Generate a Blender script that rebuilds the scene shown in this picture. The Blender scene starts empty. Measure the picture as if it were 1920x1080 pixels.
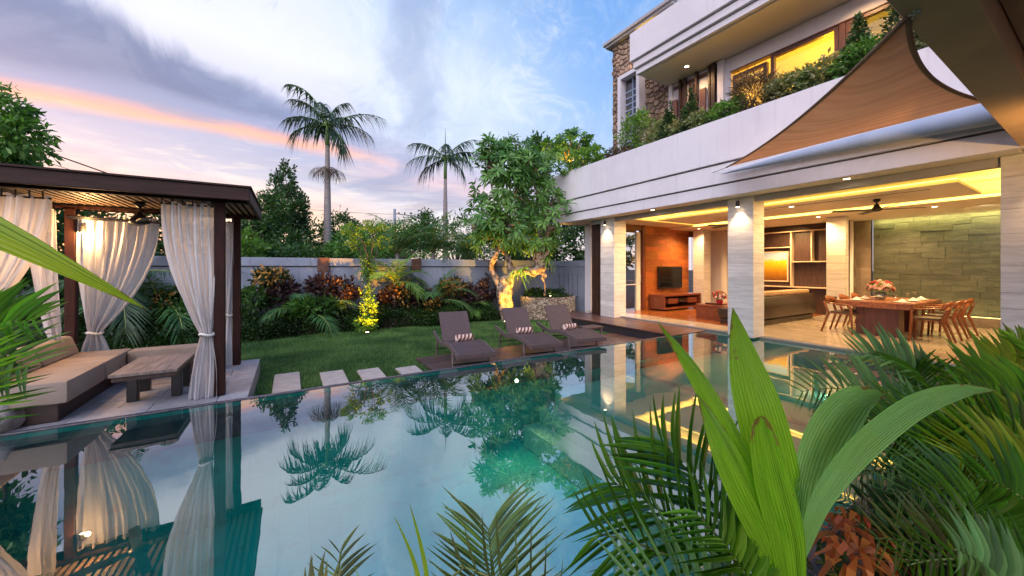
import bpy, bmesh, math, random
from mathutils import Vector, Matrix, noise
import numpy as np
R = math.radians
sc = bpy.context.scene
col = sc.collection
rng = random.Random(7)

# ---------------------------------------------------------------- camera
YAW = R(30.88)
cam_d = bpy.data.cameras.new('camera'); cam = bpy.data.objects.new('camera', cam_d); col.objects.link(cam)
cam.location = (0, 0, 1.5); cam.rotation_euler = (R(90), 0, -YAW)
cam_d.sensor_width = 36; cam_d.lens = 36 * 694 / 1920; cam_d.shift_y = -38 / 1920
cam_d.clip_start = 0.02; cam_d.clip_end = 600
sc.camera = cam
FW = Vector((math.sin(YAW), math.cos(YAW), 0)); RT = Vector((math.cos(YAW), -math.sin(YAW), 0))
def pt(u, v, d):
    "a place seen d metres ahead of the camera"
    return FW * d + RT * ((u - 960) / 694 * d) + Vector((0, 0, 1.5 - (v - 502) / 694 * d))

# ---------------------------------------------------------------- sky
world = bpy.data.worlds.new('World'); sc.world = world; world.use_nodes = True
nt = world.node_tree; nt.nodes.clear()
class NB:
    "little helper to write node maths as expressions"
    def __init__(s, nt): s.nt = nt
    def n(s, t, **k):
        x = s.nt.nodes.new(t)
        for a, b in k.items(): setattr(x, a, b)
        return x
    def put(s, sock, v):
        if hasattr(v, 'links') or isinstance(v, bpy.types.NodeSocket): s.nt.links.new(v, sock)
        else: sock.default_value = v
    def m(s, op, a, b=0.0, c=None, clamp=False):
        x = s.n('ShaderNodeMath', operation=op); x.use_clamp = clamp
        s.put(x.inputs[0], a); s.put(x.inputs[1], b)
        if c is not None: s.put(x.inputs[2], c)
        return x.outputs[0]
    def ss(s, v, a, b):
        x = s.n('ShaderNodeMapRange', interpolation_type='SMOOTHSTEP')
        s.put(x.inputs[0], v); x.inputs[1].default_value = a; x.inputs[2].default_value = b
        return x.outputs[0]
    def mix(s, f, a, b, mode='MIX'):
        x = s.n('ShaderNodeMix', data_type='RGBA', blend_type=mode)
        s.put(x.inputs[0], f)
        s.put(x.inputs[6], a); s.put(x.inputs[7], b)
        return x.outputs[2]
    def ramp(s, v, stops, interp='LINEAR'):
        x = s.n('ShaderNodeValToRGB'); cr = x.color_ramp; cr.interpolation = interp
        while len(cr.elements) > 1: cr.elements.remove(cr.elements[-1])
        cr.elements[0].position = stops[0][0]; cr.elements[0].color = stops[0][1]
        for p, c in stops[1:]:
            e = cr.elements.new(p); e.color = c
        s.put(x.inputs[0], v)
        return x.outputs[0]
def lin(r, g, b):
    f = lambda c: (c / 255 / 12.92) if c / 255 <= .04045 else ((c / 255 + .055) / 1.055) ** 2.4
    return (f(r), f(g), f(b), 1)
N = NB(nt)
tc = N.n('ShaderNodeTexCoord')
sp = N.n('ShaderNodeSeparateXYZ'); nt.links.new(tc.outputs['Generated'], sp.inputs[0])
x_, y_, z_ = sp.outputs
fw = N.m('ADD', N.m('MULTIPLY', x_, FW.x), N.m('MULTIPLY', y_, FW.y))
rt = N.m('ADD', N.m('MULTIPLY', x_, RT.x), N.m('MULTIPLY', y_, RT.y))
az = N.m('MULTIPLY', N.m('ARCTAN2', rt, fw), 180 / math.pi)
el = N.m('MULTIPLY', N.m('ARCSINE', z_), 180 / math.pi)
def nz(sx, sy, scale, detail=5, rough=.55, off=0.0, dist=0.0):
    cx = N.n('ShaderNodeCombineXYZ')
    N.put(cx.inputs[0], N.m('MULTIPLY', az, sx)); N.put(cx.inputs[1], N.m('MULTIPLY', el, sy)); cx.inputs[2].default_value = off
    t = N.n('ShaderNodeTexNoise'); t.inputs['Scale'].default_value = scale; t.inputs['Detail'].default_value = detail
    t.inputs['Roughness'].default_value = rough; t.inputs['Distortion'].default_value = dist
    nt.links.new(cx.outputs[0], t.inputs['Vector'])
    return t.outputs[0]
n1 = nz(.03, .10, 1.0, 6, .55, 1.3, .4)
n2 = nz(.05, .28, 1.0, 6, .6, 7.1, .5)
n3 = nz(.09, .09, 1.0, 6, .6, 3.7, 1.0)
tilt = N.m('MULTIPLY', N.m('ADD', az, 40), N.m('MULTIPLY', N.m('ADD', az, 40), .0022))     # bands sag slightly away from the left
elw = N.m('ADD', N.m('ADD', el, tilt), N.m('MULTIPLY', N.m('SUBTRACT', n1, .5), 4.0))
e = lambda d: max(0, min(1, d / 60))
pos = N.m('DIVIDE', elw, 60)
left = N.ramp(pos, [(e(0), lin(255, 226, 196)), (e(4), lin(250, 212, 188)), (e(8), lin(236, 198, 188)), (e(11.5), lin(176, 182, 212)), (e(15.3), lin(164, 170, 208)),
    (e(16.2), lin(244, 176, 154)), (e(16.8), lin(224, 164, 164)), (e(17.7), lin(138, 150, 198)), (e(22), lin(206, 208, 232)), (e(26.5), lin(226, 228, 244)),
    (e(33), lin(214, 222, 244)), (e(42), lin(140, 172, 222)), (e(60), lin(96, 140, 205))])
right = N.ramp(N.m('DIVIDE', el, 60), [(e(0), lin(236, 222, 226)), (e(6), lin(214, 214, 236)), (e(14), lin(178, 200, 242)), (e(24), lin(136, 178, 236)), (e(35), lin(112, 162, 228)), (e(60), lin(92, 138, 208))])
mid = N.ramp(pos, [(e(0), lin(250, 232, 216)), (e(6), lin(236, 226, 230)), (e(10), lin(214, 214, 234)), (e(14.5), lin(222, 190, 206)), (e(17), lin(196, 190, 220)), (e(21), lin(190, 206, 238)),
    (e(28), lin(206, 220, 246)), (e(40), lin(150, 184, 230)), (e(60), lin(96, 140, 205))])
c = N.mix(N.ss(az, -30, -12), left, mid)
c = N.mix(N.ss(az, -8, 16), c, right)
# the slate blue cloud bank: flat below, its upper edge sinking to the right
top_ = N.m('ADD', N.m('MULTIPLY', N.m('ADD', az, 47), -.26), N.m('ADD', 25.0, N.m('MULTIPLY', N.m('SUBTRACT', n3, .5), 9.0)))
bank = N.m('MULTIPLY', N.ss(elw, 17.4, 19.4), N.m('SUBTRACT', 1.0, N.ss(N.m('SUBTRACT', el, top_), -2.0, 1.6)))
bank = N.m('MULTIPLY', bank, N.m('SUBTRACT', 1.0, N.ss(az, -24, -8)))
c = N.mix(N.m('MULTIPLY', bank, .92), c, N.mix(N.ss(n1, .35, .65), lin(80, 102, 154), lin(116, 132, 182)))
corner = N.m('MULTIPLY', N.ss(el, 22, 28), N.m('SUBTRACT', 1.0, N.ss(az, -58, -43)))
c = N.mix(N.m('MULTIPLY', corner, .7), c, lin(112, 140, 196))
# thin grey streaks low down, white puffs in the slate band, a smoky grey column above the second palm
low = N.m('MULTIPLY', N.ss(n2, .50, .66), N.m('SUBTRACT', 1.0, N.ss(el, 9, 15)))
low = N.m('MULTIPLY', low, N.m('SUBTRACT', 1.0, N.ss(az, 2, 18)))
c = N.mix(N.m('MULTIPLY', low, .75), c, lin(160, 152, 180))
fine = nz(.16, .9, 1.0, 8, .68, 31.0, .8)
c = N.mix(N.m('MULTIPLY', N.m('MULTIPLY', N.ss(fine, .50, .74), N.m('SUBTRACT', 1.0, N.ss(el, 12, 24))), .40), c, lin(146, 146, 182))
c = N.mix(N.m('MULTIPLY', N.m('MULTIPLY', N.ss(N.m('SUBTRACT', 1.0, fine), .50, .72), N.m('SUBTRACT', 1.0, N.ss(el, 12, 20))), .35), c, lin(255, 236, 216))
rag = nz(.11, .13, 1.0, 9, .7, 41.0, 1.2)
c = N.mix(N.m('MULTIPLY', N.m('MULTIPLY', N.ss(rag, .48, .70), N.m('MULTIPLY', N.m('MULTIPLY', N.ss(el, 15, 20), N.ss(az, -42, -22)), N.m('SUBTRACT', 1.0, N.ss(az, 0, 30)))), .42), c, lin(238, 242, 252))
c = N.mix(N.m('MULTIPLY', N.m('MULTIPLY', N.ss(N.m('SUBTRACT', 1.0, rag), .52, .72), N.m('MULTIPLY', N.ss(el, 15, 20), N.m('SUBTRACT', 1.0, N.ss(az, 6, 40)))), .36), c, lin(138, 156, 202))
low2 = N.m('MULTIPLY', N.ss(N.m('SUBTRACT', 1.0, n2), .54, .72), N.m('SUBTRACT', 1.0, N.ss(el, 10, 16)))
c = N.mix(N.m('MULTIPLY', low2, .55), c, lin(255, 240, 232))
puff = N.m('MULTIPLY', N.ss(n3, .48, .66), N.m('MULTIPLY', N.ss(el, 17, 24), N.m('SUBTRACT', 1.0, N.ss(az, -34, -8))))
c = N.mix(N.m('MULTIPLY', puff, .12), c, lin(236, 236, 248))
colm = N.m('SUBTRACT', 1.0, N.ss(N.m('ABSOLUTE', N.m('SUBTRACT', N.m('ADD', az, N.m('MULTIPLY', N.m('SUBTRACT', n3, .5), 12)), -15)), .6, 5.5))
colm = N.m('MULTIPLY', colm, N.m('MULTIPLY', N.ss(el, 17, 21), N.m('SUBTRACT', 1.0, N.ss(el, 36, 44))))
c = N.mix(N.m('MULTIPLY', colm, .55), c, lin(140, 156, 196))
wisp = N.m('MULTIPLY', N.ss(nz(.06, .05, 1.0, 7, .6, 11.0, 1.4), .5, .75), N.ss(az, -20, -5))
c = N.mix(N.m('MULTIPLY', wisp, .45), c, lin(222, 230, 248))
slate = N.m('MULTIPLY', N.ss(nz(.035, .16, 1.0, 5, .55, 23.0, .6), .52, .66), N.m('MULTIPLY', N.ss(el, 6, 10), N.m('SUBTRACT', 1.0, N.ss(az, -12, 8))))
slate = N.m('MULTIPLY', slate, N.m('SUBTRACT', 1.0, N.ss(el, 17, 24)))
c = N.mix(N.m('MULTIPLY', slate, .65), c, lin(130, 146, 190))
below = N.ss(el, -6, -1)
c = N.mix(below, lin(90, 92, 96), c)
sky = N.n('ShaderNodeTexSky', sky_type='NISHITA'); sky.sun_disc = False
sky.sun_elevation = R(2); sky.sun_rotation = R(-25); sky.air_density = 1.2
bg1 = N.n('ShaderNodeBackground'); nt.links.new(c, bg1.inputs[0]); bg1.inputs[1].default_value = 0.72
bg2 = N.n('ShaderNodeBackground'); nt.links.new(sky.outputs[0], bg2.inputs[0]); bg2.inputs[1].default_value = 0.05
ad = N.n('ShaderNodeAddShader'); nt.links.new(bg1.outputs[0], ad.inputs[0]); nt.links.new(bg2.outputs[0], ad.inputs[1])
out = N.n('ShaderNodeOutputWorld'); nt.links.new(ad.outputs[0], out.inputs[0])

# the soft afterglow of the sun, which has set behind the camera on the left
sun_d = bpy.data.lights.new('sun', 'SUN'); sun_d.energy = 2.3; sun_d.angle = R(70); sun_d.color = (1.0, .91, .91)
sun = bpy.data.objects.new('sun', sun_d); col.objects.link(sun)
sdir = -Vector((-.66, -.60, .58)).normalized()
sun.rotation_euler = sdir.to_track_quat('-Z', 'Y').to_euler()
sc.view_settings.view_transform = 'Standard'; sc.view_settings.look = 'None'
sc.view_settings.gamma = 1; sc.view_settings.use_curve_mapping = False
sc.view_settings.exposure = 0.68
sc.cycles.use_denoising = True
sc.cycles.max_bounces = 9; sc.cycles.diffuse_bounces = 3; sc.cycles.glossy_bounces = 4
sc.cycles.transmission_bounces = 6; sc.cycles.transparent_max_bounces = 16
sc.cycles.caustics_reflective = False; sc.cycles.caustics_refractive = False
sc.cycles.sample_clamp_indirect = 4.0

# ---------------------------------------------------------------- helpers
WL = {}                                  # world location of everything built
def where(o): return WL.get(o.name, Vector((0, 0, 0))) if o else Vector((0, 0, 0))
def tag(o, label=None, cat=None, group=None, kind=None):
    if label: o['label'] = label
    if cat: o['category'] = cat
    if group: o['group'] = group
    if kind: o['kind'] = kind
    return o
def thing(name, label, cat, loc=(0, 0, 0), group=None, kind=None):
    o = bpy.data.objects.new(name, None); col.objects.link(o); o.location = loc; o.empty_display_size = .1
    WL[o.name] = Vector(loc)
    return tag(o, label, cat, group, kind)
def link(name, me, parent=None, loc=None):
    o = bpy.data.objects.new(name, me); col.objects.link(o)
    w = Vector(loc) if loc is not None else where(parent)
    o.location = w - where(parent); WL[o.name] = w
    if parent: o.parent = parent
    return o
CUBE = {}
CV = [(x, y, z) for x in (-.5, .5) for y in (-.5, .5) for z in (-.5, .5)]
CF = [(0, 1, 3, 2), (4, 6, 7, 5), (0, 4, 5, 1), (2, 3, 7, 6), (0, 2, 6, 4), (1, 5, 7, 3)]
def piece(name, a, b, m, parent=None, rot=0.0, tilt=None):
    "one box-shaped piece, an object of its own; alike pieces share their mesh"
    if m.name not in CUBE:
        me = bpy.data.meshes.new('piece'); me.from_pydata(CV, [], CF); me.materials.append(m); CUBE[m.name] = me
    ctr = [(a[i] + b[i]) / 2 for i in range(3)]
    o = link(name, CUBE[m.name], parent, ctr)
    o.scale = [abs(b[i] - a[i]) for i in range(3)]
    if tilt: o.rotation_euler = tilt
    elif rot: o.rotation_euler = (0, 0, rot)
    return o
class MB:
    def __init__(s): s.v = []; s.f = []
    def add(s, v, f):
        k = len(s.v); s.v += [tuple(p) for p in v]; s.f += [tuple(i + k for i in q) for q in f]; return s
    def box(s, a, b):
        v = [(x, y, z) for x in (a[0], b[0]) for y in (a[1], b[1]) for z in (a[2], b[2])]
        return s.add(v, CF)
    def prism(s, poly, axis, lo, hi):
        "2-D outline extruded along an axis (0 x, 1 y, 2 z)"
        n = len(poly); v = []
        for t in (lo, hi):
            for p, q in poly:
                c = [p, q]; c.insert(axis, t); v.append(tuple(c))
        f = [tuple(range(n))[::-1], tuple(range(n, 2 * n))] + [(i, (i + 1) % n, (i + 1) % n + n, i + n) for i in range(n)]
        return s.add(v, f)
    def tube(s, pts, rad, n=8, cap=True, flat=None):
        pts = [Vector(p) for p in pts]; k = len(pts); v = []; f = []
        if not hasattr(rad, '__len__'): rad = [rad] * k
        up = Vector((0, 0, 1)); prev = None
        for i, p in enumerate(pts):
            t = (pts[min(i + 1, k - 1)] - pts[max(i - 1, 0)])
            t = t.normalized() if t.length > 1e-9 else Vector((0, 0, 1))
            if prev is None:
                a = t.cross(up) if abs(t.z) < .95 else t.cross(Vector((1, 0, 0)))
            else: a = prev - t * prev.dot(t)
            a.normalize(); prev = a; b = t.cross(a)
            for j in range(n):
                an = 2 * math.pi * j / n
                v.append(p + a * math.cos(an) * rad[i] + b * math.sin(an) * rad[i] * (flat or 1))
        for i in range(k - 1):
            for j in range(n):
                f.append((i * n + j, i * n + (j + 1) % n, (i + 1) * n + (j + 1) % n, (i + 1) * n + j))
        if cap: f += [tuple(range(n))[::-1], tuple(range((k - 1) * n, k * n))]
        return s.add(v, f)
    def lathe(s, prof, c=(0, 0, 0), n=20):
        v = []; f = []; k = len(prof)
        for r, z in prof:
            for j in range(n):
                an = 2 * math.pi * j / n; v.append((c[0] + r * math.cos(an), c[1] + r * math.sin(an), c[2] + z))
        for i in range(k - 1):
            for j in range(n): f.append((i * n + j, i * n + (j + 1) % n, (i + 1) * n + (j + 1) % n, (i + 1) * n + j))
        f += [tuple(range(n))[::-1], tuple(range((k - 1) * n, k * n))]
        return s.add(v, f)
    def build(s, name, m, parent=None, smooth=False, bevel=0, sub=0, loc=None, kind=None):
        w = Vector(loc) if loc is not None else where(parent)
        me = bpy.data.meshes.new(name)
        me.from_pydata([(p[0] - w.x, p[1] - w.y, p[2] - w.z) for p in s.v], [], s.f)
        if bevel or sub:
            bm = bmesh.new(); bm.from_mesh(me)
            bmesh.ops.recalc_face_normals(bm, faces=bm.faces)
            if bevel: bmesh.ops.bevel(bm, geom=bm.edges, offset=bevel, segments=2 if bevel > .008 else 1, affect='EDGES', profile=.6)
            bm.to_mesh(me); bm.free()
        for mm in (m if isinstance(m, (list, tuple)) else [m]): me.materials.append(mm)
        if smooth:
            me.polygons.foreach_set('use_smooth', [True] * len(me.polygons))
        me.update()
        o = link(name, me, parent, w)
        if smooth and bevel:
            me.set_sharp_from_angle(angle=R(50))
        if kind: o['kind'] = kind
        return o
def copy_tree(o, parent=None):
    c = o.copy(); col.objects.link(c); c.parent = parent
    for ch in list(o.children): copy_tree(ch, c)
    return c
def rbox(name, a, b, m, parent=None, bevel=.01, smooth=False): return MB().box(a, b).build(name, m, parent, bevel=bevel, smooth=smooth)

# ---------------------------------------------------------------- materials
def mat(name, c1, c2=None, rough=.6, scale=3.0, stretch=(1, 1, 1), detail=5, bump=0.0, bscale=30.0, metal=0.0, spec=.5,
        rand=0.0, island=0.0, imix=None, trans=0.0, tcol=None, emit=None, estr=0.0, alpha=1.0, coat=0.0, lohi=(.35, .65), bstretch=None, third=None):
    m = bpy.data.materials.new(name); m.use_nodes = True; t = m.node_tree; t.nodes.clear(); Q = NB(t)
    b = Q.n('ShaderNodeBsdfPrincipled'); o = Q.n('ShaderNodeOutputMaterial')
    b.inputs['Roughness'].default_value = rough; b.inputs['Metallic'].default_value = metal
    b.inputs['Specular IOR Level'].default_value = spec
    if coat: b.inputs['Coat Weight'].default_value = coat; b.inputs['Coat Roughness'].default_value = .08
    c1 = tuple(c1) + ((1,) if len(c1) == 3 else ()); cc = c1
    g = Q.n('ShaderNodeNewGeometry')
    def noisetex(sc_, st, de):
        mp = Q.n('ShaderNodeMapping'); mp.inputs['Scale'].default_value = st; t.links.new(g.outputs['Position'], mp.inputs[0])
        x = Q.n('ShaderNodeTexNoise'); x.inputs['Scale'].default_value = sc_; x.inputs['Detail'].default_value = de
        t.links.new(mp.outputs[0], x.inputs['Vector']); return x.outputs[0]
    if c2 is not None:
        c2 = tuple(c2) + ((1,) if len(c2) == 3 else ())
        cc = Q.mix(Q.ss(noisetex(scale, stretch, detail), *lohi) if imix is None else Q.ss(Q.m('FRACT', Q.m('MULTIPLY', g.outputs['Random Per Island'], 13.7)), imix, imix + .05), c1, c2)
    if third is not None:
        cc = Q.mix(Q.ss(noisetex(scale * 4.3, stretch, 3), .55, .75), cc, tuple(third) + (1,))
    if rand or island:
        r = Q.n('ShaderNodeObjectInfo').outputs['Random'] if rand else g.outputs['Random Per Island']
        k = rand or island
        hs = Q.n('ShaderNodeHueSaturation'); Q.put(hs.inputs['Color'], cc)
        Q.put(hs.inputs['Value'], Q.m('ADD', Q.m('MULTIPLY', r, 2 * k), 1 - k))
        r2 = Q.m('FRACT', Q.m('MULTIPLY', r, 7.31)); Q.put(hs.inputs['Hue'], Q.m('ADD', Q.m('MULTIPLY', r2, .06 * k), .5 - .03 * k))
        cc = hs.outputs[0]
    Q.put(b.inputs['Base Color'], cc)
    if bump:
        bp = Q.n('ShaderNodeBump'); bp.inputs['Strength'].default_value = bump; bp.inputs['Distance'].default_value = .02
        Q.put(bp.inputs['Height'], noisetex(bscale, bstretch or stretch, 4)); t.links.new(bp.outputs[0], b.inputs['Normal'])
    if emit is not None:
        b.inputs['Emission Color'].default_value = tuple(emit) + (1,); b.inputs['Emission Strength'].default_value = estr
    sh = b.outputs[0]
    if trans:
        tr = Q.n('ShaderNodeBsdfTranslucent')
        if tcol: Q.put(tr.inputs[0], Q.mix(1.0, cc, tuple(tcol) + (1,), 'MULTIPLY'))
        else: Q.put(tr.inputs[0], cc)
        mx = Q.n('ShaderNodeMixShader'); mx.inputs[0].default_value = trans
        t.links.new(sh, mx.inputs[1]); t.links.new(tr.outputs[0], mx.inputs[2]); sh = mx.outputs[0]
    if alpha < 1:
        tp = Q.n('ShaderNodeBsdfTransparent'); mx = Q.n('ShaderNodeMixShader'); mx.inputs[0].default_value = alpha
        t.links.new(tp.outputs[0], mx.inputs[1]); t.links.new(sh, mx.inputs[2]); sh = mx.outputs[0]
    t.links.new(sh, o.inputs[0])
    return m
def leafmat(name, a, b, island=.45, trans=.35, rough=.42, tcol=(1.3, 1.5, .5), imix=None):
    return mat(name, a, b, rough=rough, scale=1.3, imix=imix, island=island, trans=trans, tcol=tcol, spec=.4)
def glassmat(name, tint, f0=.08, rough=.01, bump=0.0, fac=None):
    m = bpy.data.materials.new(name); m.use_nodes = True; t = m.node_tree; t.nodes.clear(); Q = NB(t)
    tp = Q.n('ShaderNodeBsdfTransparent'); tp.inputs[0].default_value = tuple(tint) + (1,)
    gl = Q.n('ShaderNodeBsdfGlossy'); gl.inputs['Roughness'].default_value = rough
    fr = Q.n('ShaderNodeLayerWeight'); fr.inputs['Blend'].default_value = .5
    pw = Q.m('POWER', fr.outputs['Facing'], 4.0)
    k = Q.m('ADD', Q.m('MULTIPLY', pw, 1 - f0), f0, clamp=True)
    mx = Q.n('ShaderNodeMixShader'); Q.put(mx.inputs[0], k)
    t.links.new(tp.outputs[0], mx.inputs[1]); t.links.new(gl.outputs[0], mx.inputs[2])
    if bump:
        g = Q.n('ShaderNodeNewGeometry'); x = Q.n('ShaderNodeTexNoise'); x.inputs['Scale'].default_value = 2.4; x.inputs['Detail'].default_value = 2
        t.links.new(g.outputs['Position'], x.inputs['Vector'])
        bp = Q.n('ShaderNodeBump'); bp.inputs['Strength'].default_value = bump; bp.inputs['Distance'].default_value = .02
        t.links.new(x.outputs[0], bp.inputs['Height']); t.links.new(bp.outputs[0], gl.inputs['Normal'])
    o = Q.n('ShaderNodeOutputMaterial'); t.links.new(mx.outputs[0], o.inputs[0])
    return m
def emat(name, c, s):
    return mat(name, (c[0] * .5, c[1] * .5, c[2] * .5), emit=c, estr=s, rough=.5)
WARM = (1.0, .56, .17); AMBER = (1.0, .58, .05)
M = {}
M['plaster'] = mat('white_plaster', (.73, .70, .76), (.68, .65, .71), rough=.75, scale=1.2, bump=.12, bscale=60, third=(.735, .70, .75))
def streaks(m, dark, amt):
    t = m.node_tree; Q = NB(t); b = [n for n in t.nodes if n.type == 'BSDF_PRINCIPLED'][0]; src = b.inputs['Base Color'].links[0].from_socket
    g = Q.n('ShaderNodeNewGeometry'); mp = Q.n('ShaderNodeMapping'); mp.inputs['Scale'].default_value = (5, 5, .35); t.links.new(g.outputs['Position'], mp.inputs[0])
    x = Q.n('ShaderNodeTexNoise'); x.inputs['Scale'].default_value = 2.2; x.inputs['Detail'].default_value = 6; t.links.new(mp.outputs[0], x.inputs['Vector'])
    Q.put(b.inputs['Base Color'], Q.mix(Q.m('MULTIPLY', Q.ss(x.outputs[0], .52, .74), amt), src, dark + (1,)))
streaks(M['plaster'], (.42, .40, .42), .18)
M['groove'] = mat('groove_shade', (.10, .09, .11), rough=.8)  # near-black colour stands in for the shade inside grooves, gaps and slots
M['ceil'] = mat('ceiling_paint', (.78, .72, .62), (.74, .68, .58), rough=.8, scale=.8)
M['lintel'] = mat('lintel_paint', (.42, .40, .42), (.38, .36, .38), rough=.7)
M['wallgrey'] = mat('garden_wall_paint', (.26, .29, .37), (.20, .23, .30), rough=.8, scale=1.4, bump=.2, bscale=40, third=(.23, .25, .32))
streaks(M['wallgrey'], (.10, .115, .12), .40)
M['brownstone'] = mat('brown_stone', (.09, .04, .03), (.13, .06, .04), rough=.7, scale=8, bump=.3)
M['travertine'] = mat('travertine', (.68, .65, .64), (.56, .53, .52), rough=.45, scale=2.2, stretch=(1, 1, 9), rand=.10, bump=.12, bscale=22, third=(.74, .71, .70))
M['joint'] = mat('joint_mortar', (.20, .18, .16), rough=.9)
M['marble'] = mat('floor_marble', (.50, .42, .34), (.40, .33, .26), rough=.10, scale=1.3, stretch=(4, 1, 1), rand=.08, spec=.6, third=(.56, .48, .40))
M['woodfloor'] = mat('wood_floor', (.30, .10, .03), (.20, .06, .02), rough=.18, scale=3, stretch=(1, 9, 1), rand=.25, spec=.6)
M['tvwood'] = mat('teak_wall', (.42, .13, .025), (.30, .085, .018), rough=.4, scale=3, stretch=(1.2, 1, 12), rand=.28)
M['darkwood'] = mat('dark_wood', (.050, .022, .018), (.030, .014, .012), rough=.45, scale=4, stretch=(6, 6, .8), rand=.15, bump=.1)
M['postwood'] = mat('post_wood', (.040, .012, .010), (.024, .008, .007), rough=.6, spec=.2, scale=5, stretch=(8, 8, .7), bump=.1)
M['beamwood'] = mat('beam_wood', (.055, .028, .024), (.036, .019, .017), rough=.65, spec=.2, scale=4, stretch=(.8, .8, 6), bump=.15)
M['slat'] = mat('slat_wood', (.22, .15, .11), (.15, .10, .075), rough=.55, scale=5, stretch=(6, .7, 6), rand=.2)
M['deck'] = mat('deck_wood', (.115, .060, .055), (.075, .040, .040), rough=.32, scale=4, stretch=(1, 8, 1), rand=.28, bump=.12, spec=.6)
M['deckside'] = mat('deck_side', (.035, .025, .03), (.025, .02, .024), rough=.6)
M['paver'] = mat('grey_paver', (.34, .33, .36), (.27, .26, .30), rough=.6, scale=5, rand=.14, bump=.2, bscale=50, third=(.40, .38, .40))
M['step'] = mat('pale_stepping_stone', (.52, .46, .42), (.44, .39, .36), rough=.7, scale=7, rand=.06, bump=.2)
M['pool'] = mat('pool_tile', (.015, .43, .42), (.025, .57, .55), rough=.5, scale=1.1, third=(.015, .33, .33), lohi=(.3, .7))
M['poolstep'] = mat('pool_step_tile', (.26, .54, .49), (.20, .47, .43), rough=.5, scale=1.4)
M['coping'] = mat('pool_coping', (.07, .07, .09), (.11, .10, .12), rough=.25, scale=14, bump=.2)
M['soil'] = mat('soil', (.028, .020, .014), (.045, .032, .02), rough=.95, scale=9, bump=.6)
M['lawnbase'] = mat('lawn_base', (.025, .07, .014), (.07, .15, .03), rough=.9, scale=5, bump=.5, bscale=90)
M['grass'] = mat('grass_blade', (.050, .135, .036), (.145, .28, .075), rough=.6, scale=1.0, island=.45, trans=.3)
M['greenstone'] = mat('green_stone', (.105, .115, .085), (.070, .082, .062), rough=.55, scale=3.5, stretch=(1, 1, 3), rand=.15, bump=.25, bscale=18, third=(.13, .14, .085))
M['brownwall'] = mat('brown_stone_wall', (.26, .20, .15), (.20, .15, .11), rough=.55, scale=3.5, rand=.2, bump=.25)
M['rubble'] = mat('rubble_stone', (.36, .25, .18), (.25, .17, .13), rough=.8, scale=6, rand=.35, bump=.5, bscale=30, third=(.44, .33, .25))
M['mortar'] = mat('rubble_mortar', (.17, .12, .09), rough=.95)
M['coral'] = mat('coral_stone', (.46, .39, .30), (.28, .22, .17), rough=.9, scale=9, island=.35, bump=.6, bscale=40)
M['boulder'] = mat('boulder', (.30, .27, .26), (.20, .18, .18), rough=.9, scale=7, bump=.8, bscale=20)
M['rattan'] = mat('brown_rattan', (.095, .062, .066), (.068, .044, .048), rough=.5, scale=40, stretch=(1, 1, 1), bump=.5, bscale=160)
M['rattan_frame'] = mat('rattan_frame', (.16, .12, .125), (.10, .07, .075), rough=.5, scale=30, bump=.4, bscale=120)
M['black'] = mat('black_metal', (.012, .010, .011), rough=.4)
M['curtain'] = mat('sheer_curtain', (.90, .87, .88), (.84, .81, .83), rough=.8, scale=6, stretch=(5, 5, .3), trans=.5, alpha=.92, bump=.2, bscale=240)
M['outcushion'] = mat('outdoor_cushion', (.38, .30, .25), (.33, .255, .21), rough=.75, scale=3, bump=.3, bscale=160)
M['tabletop'] = mat('weathered_tabletop', (.24, .18, .16), (.15, .115, .105), rough=.5, scale=4, stretch=(6, 1, 1), rand=.15)
M['towel'] = mat('towel_cream', (.80, .62, .56), (.72, .54, .50), rough=.95, scale=30, bump=.6, bscale=120)
M['towelb'] = mat('towel_brown', (.16, .045, .04), (.12, .035, .03), rough=.95, scale=30, bump=.6, bscale=120)
M['frame'] = mat('window_frame', (.14, .065, .055), (.10, .05, .045), rough=.4, scale=4, stretch=(5, 5, 1))
M['white'] = mat('white_paint', (.74, .72, .70), rough=.5)
M['steel'] = mat('steel', (.55, .55, .55), rough=.25, metal=1.0)
M['tvblack'] = mat('tv_screen', (.006, .006, .008), rough=.12, spec=.25)
M['cabinet'] = mat('cabinet_wood', (.20, .055, .025), (.14, .038, .018), rough=.3, scale=4, stretch=(2, 2, 9), rand=.1)
M['tablewood'] = mat('table_wood', (.30, .115, .060), (.20, .070, .038), rough=.25, scale=3.5, stretch=(1, 5, 5), rand=.12, third=(.36, .15, .08))
M['pedwood'] = mat('pedestal_wood', (.17, .065, .050), (.12, .045, .036), rough=.35, scale=3.5, stretch=(5, 5, 1), rand=.12)
M['chairwood'] = mat('chair_wood', (.26, .085, .030), (.18, .055, .020), rough=.3, scale=9, stretch=(1, 1, 4))
M['chairseat'] = mat('chair_seat', (.10, .075, .055), (.07, .05, .04), rough=.6, scale=20)
M['leather'] = mat('sofa_leather', (.036, .022, .016), (.026, .016, .012), rough=.38, scale=2, bump=.1)
M['leathertop'] = mat('sofa_cushion', (.48, .30, .17), (.40, .25, .14), rough=.5, scale=3)
M['shelfdark'] = mat('shelf_back', (.075, .040, .035), (.05, .028, .026), rough=.4, scale=3, stretch=(1, 6, 1))
M['shelflight'] = mat('shelf_edge', (.74, .60, .44), rough=.45)
M['napkin'] = mat('napkin', (.85, .82, .78), rough=.8)
M['china'] = mat('china', (.80, .78, .75), rough=.15)
M['glass'] = glassmat('clear_glass', (.96, .97, .97), .06)
M['winglass'] = glassmat('window_glass', (.93, .95, .96), .07)
M['darkglass'] = glassmat('dark_window_glass', (.55, .6, .65), .20)
M['water'] = glassmat('pool_water', (.52, .95, .92), .38, .004, bump=.05)
M['red'] = mat('red_petal', (.45, .015, .02), island=.3, rough=.6)
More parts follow.
